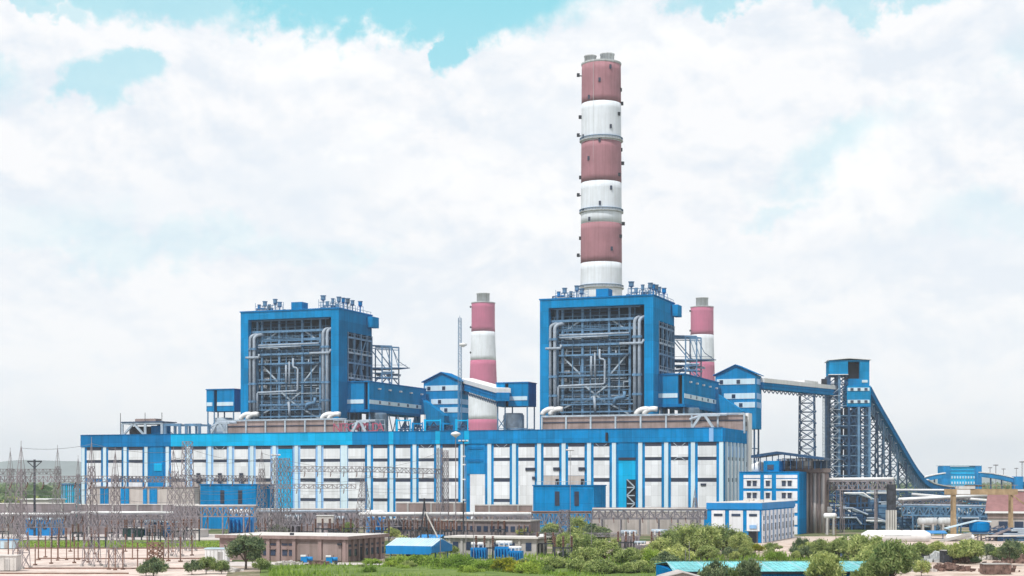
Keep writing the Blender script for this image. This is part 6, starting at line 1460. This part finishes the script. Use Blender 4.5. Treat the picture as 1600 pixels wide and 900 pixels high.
# prototypes (each about 1 unit = metre at the given height)
TP = {}
for nm, h, rx, n, leaf, sd_, lm, cl in (('round', 5.0, 2.8, 5200, .25, 1, LEAFD, 34), ('mid', 5.0, 2.7, 5000, .24, 2, LEAF, 30), ('loose', 5.0, 3.0, 4200, .22, 3, LEAF, 30), ('bush', 3.0, 2.5, 3400, .22, 4, LEAF, 24), ('ybush', 3.0, 2.5, 3400, .22, 5, LEAFY, 24), ('gbush', 2.4, 2.5, 3400, .2, 6, LEAFG, 22), ('dbush', 3.0, 2.3, 3400, .22, 7, LEAFD, 24)):
    TP[nm] = [tree_proto(h, rx, n, leaf, sd_, lm, cl), h, True]
def tree(kind, px, pyb, hm, wf, label, group='bushes and trees of the foreground'):
    o, h, fresh = TP[kind]; Y = YG(pyb); loc = (PX(px, Y), Y, 0); s = hm / h; sc = (s * wf, s * wf, s)
    bush = 'bush' in kind
    if fresh: o.location = loc; o.scale = sc; o.rotation_euler = (0, 0, rnd.uniform(0, 6)); TP[kind][2] = False; c = o; c['label'] = label; c['group'] = group
    else: c = clone(o, loc, rnd.uniform(0, 6.28), sc, label, group)
    c['category'] = 'bush' if bush else 'tree'
    if bush and c.name.startswith('tree'): c.name = 'bush'
    return c
T = [('round', 384, 890, 5.9, 1.15, 'dark rounded tree before the left end of the control building'),
     ('dbush', 240, 902, 3.1, 1.0, 'dark bush at the bottom of the gravel yard'), ('dbush', 228, 900, 2.0, 1.0, 'low dark bush beside the rusty lattice stand'), ('dbush', 300, 898, 2.4, .8, 'small dark bush below the white cabin, left of the pale one'),
     ('bush', 322, 897, 2.8, .8, 'pale green bush below the white cabin'), ('bush', 346, 897, 2.2, .9, 'low bush at the left foot of the dark rounded tree'), ('bush', 407, 895, 2.4, .8, 'small bush at the right foot of the dark rounded tree'),
     ('dbush', 436, 840, 3.4, 1.1, 'dark bush behind the control building roof, left'), ('mid', 545, 840, 4.4, 1.0, 'round green tree behind the control building roof, right'), ('bush', 610, 842, 3.0, 1.0, 'bush behind the blue shed at its left'),
     ('mid', 628, 866, 4.2, .8, 'green tree at the left side of the bright blue shed'), ('gbush', 612, 868, 2.0, 1.2, 'bright green bush under the blue shed eave'), ('bush', 704, 868, 2.2, 1.0, 'bush at the right post of the bright blue shed'),
     ('mid', 820, 842, 3.8, 1.1, 'green tree behind the roof of the grey switchgear building'), ('mid', 862, 846, 5.0, 1.0, 'green tree left of the box lattice tower'), ('loose', 905, 848, 6.4, .9, 'loose tall tree right of the box lattice tower'), ('mid', 938, 850, 4.5, 1.0, 'green tree below the left end of the beige wall'),
     ('loose', 915, 874, 4.8, 1.1, 'wide loose tree standing before the low lattice stub'), ('loose', 945, 880, 4.4, 1.3, 'wide thicket tree right of the low lattice stub'), ('bush', 985, 884, 3.2, 1.2, 'bush below the grey transformers of the clearing'), ('mid', 1012, 880, 3.2, 1.1, 'small round tree below the right switchgear of the clearing'),
     ('loose', 1060, 866, 5.6, 1.2, 'broad pale green tree left of the workshop'), ('loose', 1095, 868, 6.2, 1.1, 'tallest pale green tree of the thicket before the workshop'), ('loose', 1130, 866, 6.0, 1.1, 'pale green tree hiding the left bay of the workshop'), ('mid', 1155, 866, 5.0, 1.0, 'green tree before the middle bay of the workshop'),
     ('bush', 1060, 886, 3.4, 1.2, 'bush directly left of the turquoise roof corner'), ('loose', 1030, 876, 4.4, 1.2, 'loose tree between the clearing and the thicket'), ('mid', 1105, 880, 3.6, 1.2, 'round tree just above the turquoise roof'), ('ybush', 1180, 864, 1.9, 1.4, 'yellow-green bush below the workshop doorway'), ('bush', 1208, 862, 1.9, 1.3, 'green bush at the foot of the workshop side wall'),
     ('dbush', 1118, 925, 4.3, .8, 'dark bush overlapping the turquoise roof, left'), ('round', 1168, 925, 4.6, .75, 'dark tree overlapping the turquoise roof, middle'), ('bush', 1145, 925, 3.3, .7, 'low bush between the two dark ones at the turquoise roof'),
     ('round', 1252, 872, 4.0, .8, 'dark leafy tree at the right corner of the workshop'), ('mid', 1282, 874, 4.2, 1.1, 'green tree left of the white tank, nearest the silos'), ('mid', 1310, 874, 4.3, 1.1, 'green tree before the coal tower foot'), ('mid', 1340, 876, 4.0, 1.1, 'green tree just left of the big white tank'),
     ('mid', 1287, 925, 5.9, .9, 'leafy tree standing over the turquoise roof, right part'), ('mid', 1394, 921, 7.4, .95, 'largest leafy tree at lower right before the white tank'), ('mid', 1368, 921, 4.8, .8, 'leafy tree left of the largest one'), ('mid', 1418, 892, 4.6, 1.0, 'leafy tree right of the largest one'),
     ('mid', 1437, 876, 3.8, 1.0, 'green tree under the right end of the white tank'), ('mid', 1465, 874, 3.8, 1.1, 'green tree at the foot of the yellow crane leg'), ('bush', 1492, 872, 2.6, 1.2, 'bush just right of the yellow crane leg'), ('mid', 1520, 872, 3.8, 1.1, 'green tree before the small blue silo'), ('dbush', 1545, 874, 3.0, 1.1, 'dark bush right of the small blue silo'),
     ('round', 1578, 884, 4.6, .9, 'dark tree near the right edge before the second crane leg'), ('bush', 1600, 874, 3.4, 1.0, 'bush cut by the right edge'), ('bush', 1350, 922, 3.2, .8, 'low bush on the turquoise roof edge beside the largest tree'),
     ('ybush', 788, 896, 2.6, 1.2, 'yellow-green bush before the grey switchgear building'), ('ybush', 815, 900, 2.2, 1.4, 'yellow-green bush at the bottom right of centre'), ('gbush', 760, 893, 1.8, 1.4, 'bright green bush left of the yellow-green one'), ('gbush', 730, 890, 1.6, 1.5, 'bright green low bush below the grey building, left'), ('gbush', 655, 884, 1.9, 1.4, 'bright green bush in front of the blue shed'), ('gbush', 690, 888, 1.7, 1.4, 'bright green bush in front of the blue shed, right'),
     ('gbush', 620, 884, 1.6, 1.5, 'bright green bush in front of the blue shed, left'), ('gbush', 580, 884, 1.2, 1.6, 'low bright bush below the side wall of the control building'), ('gbush', 840, 892, 1.8, 1.4, 'bright green bush below the end of the grey building'), ('bush', 868, 892, 2.4, 1.2, 'mid green bush left of the wide loose tree'), ('bush', 900, 896, 2.4, 1.3, 'mid green bush at the bottom under the wide loose tree'),
     ('bush', 940, 900, 2.6, 1.3, 'mid green bush at the bottom below the box lattice tower, right'), ('bush', 985, 900, 2.2, 1.3, 'mid green bush at the bottom centre right'), ('bush', 1025, 900, 2.4, 1.2, 'mid green bush left of the beige hut roof')]
for a in T: tree(*a)
# thicket filling the gaps between the named trees
rt = random.Random(77)
for (x0, x1, y0, y1, n, hh, lab, grp, kinds) in ((880, 1215, 866, 900, 48, 2.9, 'pale green shrub of the dense thicket between the grey building and the workshop', 'shrubs of the central thicket', ('bush', 'bush', 'gbush', 'dbush')),
        (1020, 1170, 858, 876, 16, 4.6, 'pale green young tree of the dense thicket before the workshop', 'young trees of the central thicket', ('loose', 'mid')),
        (850, 1010, 846, 864, 9, 3.6, 'green shrub around the box lattice tower below the wide annex', 'shrubs by the box lattice tower', ('bush', 'dbush')),
        (1235, 1600, 868, 882, 30, 3.1, 'green shrub of the hedge-like belt in front of the white tank and crane', 'shrubs of the right belt', ('bush', 'dbush', 'bush')),
        (560, 880, 882, 905, 26, 1.5, 'bright green low shrub in the weeds below the blue shed and grey building', 'shrubs in the weeds', ('gbush', 'gbush', 'bush')),
        (1340, 1440, 886, 902, 8, 3.2, 'green shrub around the foot of the largest tree at lower right', 'shrubs under the largest tree', ('bush', 'dbush'))):
    for k in range(n):
        px, py = rt.uniform(x0, x1), rt.uniform(y0, y1)
        if 1045 < px < 1400 and py > 880 and 'largest' not in lab: continue
        tree(rt.choice(kinds), px, py, hh * rt.choice((.5, .6, .75, .9, 1.1, 1.45)) * rt.uniform(.9, 1.1), rt.uniform(.75, 1.15), lab, grp)
# backdrop trees between buildings
for i, (px, py, h, lab) in enumerate(((60, 806, 9, 'grey-green tree behind the left pipe rack, nearest the azure cabin'), (20, 806, 9, 'grey-green tree behind the left wall, leftmost'), (90, 800, 8, 'grey-green tree before the glazed box'), (1300, 812, 8, 'green tree right behind the silo block'), (1440, 806, 7, 'green tree behind the pipe racks of the crane'), (1500, 806, 7, 'green tree behind the crane beam middle'), (1545, 812, 6, 'green tree at the left end of the red-roofed shed'))):
    tree('mid', px, py, h, 1.2, lab, 'background trees around the plant')
# weeds: countless tufts
mb = MB(); rnd = random.Random(21)
for k in range(15000):
    py = rnd.uniform(868, 912); px = rnd.uniform(420, 1330); 
    if px < 620 and py < 882 + (620 - px) * .03: continue
    Y = YG(py); X = PX(px, Y); h = rnd.uniform(.25, .8); a = rnd.uniform(0, 6.28); w = rnd.uniform(.08, .25); z0 = .3
    if math.sin(X * .31 + Y * .2) + math.sin(X * .13 - Y * .35 + 1) < -1.0: continue
    mb.add([(X - w * math.cos(a), Y - w * math.sin(a), 0), (X + w * math.cos(a), Y + w * math.sin(a), 0), (X + rnd.uniform(-.2, .2), Y + rnd.uniform(-.2, .2), z0 + h), ], [(0, 1, 2)])
tag(mb.build('weeds', LEAFG), 'tall bright green weeds covering the foreground rise', 'weeds', None, 'stuff')
mb = MB()
for k in range(5000):
    py = rnd.uniform(846, 855); px = rnd.uniform(-60, 350); Y = YG(py); X = PX(px, Y); h = rnd.uniform(.1, .4); a = rnd.uniform(0, 6.28); w = .2
    mb.add([(X - w * math.cos(a), Y - w * math.sin(a), 0), (X + w * math.cos(a), Y + w * math.sin(a), 0), (X, Y, h)], [(0, 1, 2)])
tag(mb.build('lawn_grass', LEAFG), 'strip of grass behind the gravel yard', 'grass', None, 'stuff')
# far woodland
mb = MB(); rnd = random.Random(5)
for k in range(2600):
    Y = 640 * math.exp(rnd.uniform(0, 2.0)); u = rnd.uniform(-.42, .42)
    if abs(u) < .25 and rnd.random() < .55 : continue
    if -.28 < u < .35 and Y < 1000: continue
    X = u * Y; h = rnd.uniform(6, 13); rr = rnd.uniform(4, 8) * (1 + Y / 4000)
    for j in range(22):
        v = Vector((rnd.gauss(0, 1), rnd.gauss(0, 1), rnd.gauss(0, 1))).normalized(); p = Vector((X + v.x * rr, Y + v.y * rr, max(.5, h * .5 + v.z * h * .5))); s = rnd.uniform(1.2, 2.6) * (1 + Y / 4000)
        a = Vector((rnd.gauss(0, 1), rnd.gauss(0, 1), rnd.gauss(0, 1))).normalized(); b = a.cross(Vector((rnd.gauss(0, 1), rnd.gauss(0, 1), rnd.gauss(0, 1)))).normalized()
        mb.add([p - a * s, p + b * s * .7, p + a * s, p - b * s * .7], [(0, 1, 2, 3)])
tag(mb.build('far_woodland', LEAFF), 'far-off green woodland reaching to the horizon', 'woodland', None, 'stuff')

# ------------------------------------------------------------------ air
hz = MB(); hz.fb(Frame(0, 0, 1, 0), -10400, 10400, -1400, 10400, -1.2, 262); ho = hz.build('haze', mat('dummy', (.5, .5, .5)))
hm = bpy.data.materials.new('haze_air'); hm.use_nodes = True; N = hm.node_tree.nodes; N.clear()
pv = N.new('ShaderNodeVolumePrincipled'); pv.inputs['Color'].default_value = (.86, .94, 1, 1); pv.inputs['Density'].default_value = .00010; pv.inputs['Anisotropy'].default_value = .0
om = N.new('ShaderNodeOutputMaterial'); hm.node_tree.links.new(pv.outputs[0], om.inputs['Volume'])
ho.data.materials.clear(); ho.data.materials.append(hm); ho['kind'] = 'stuff'
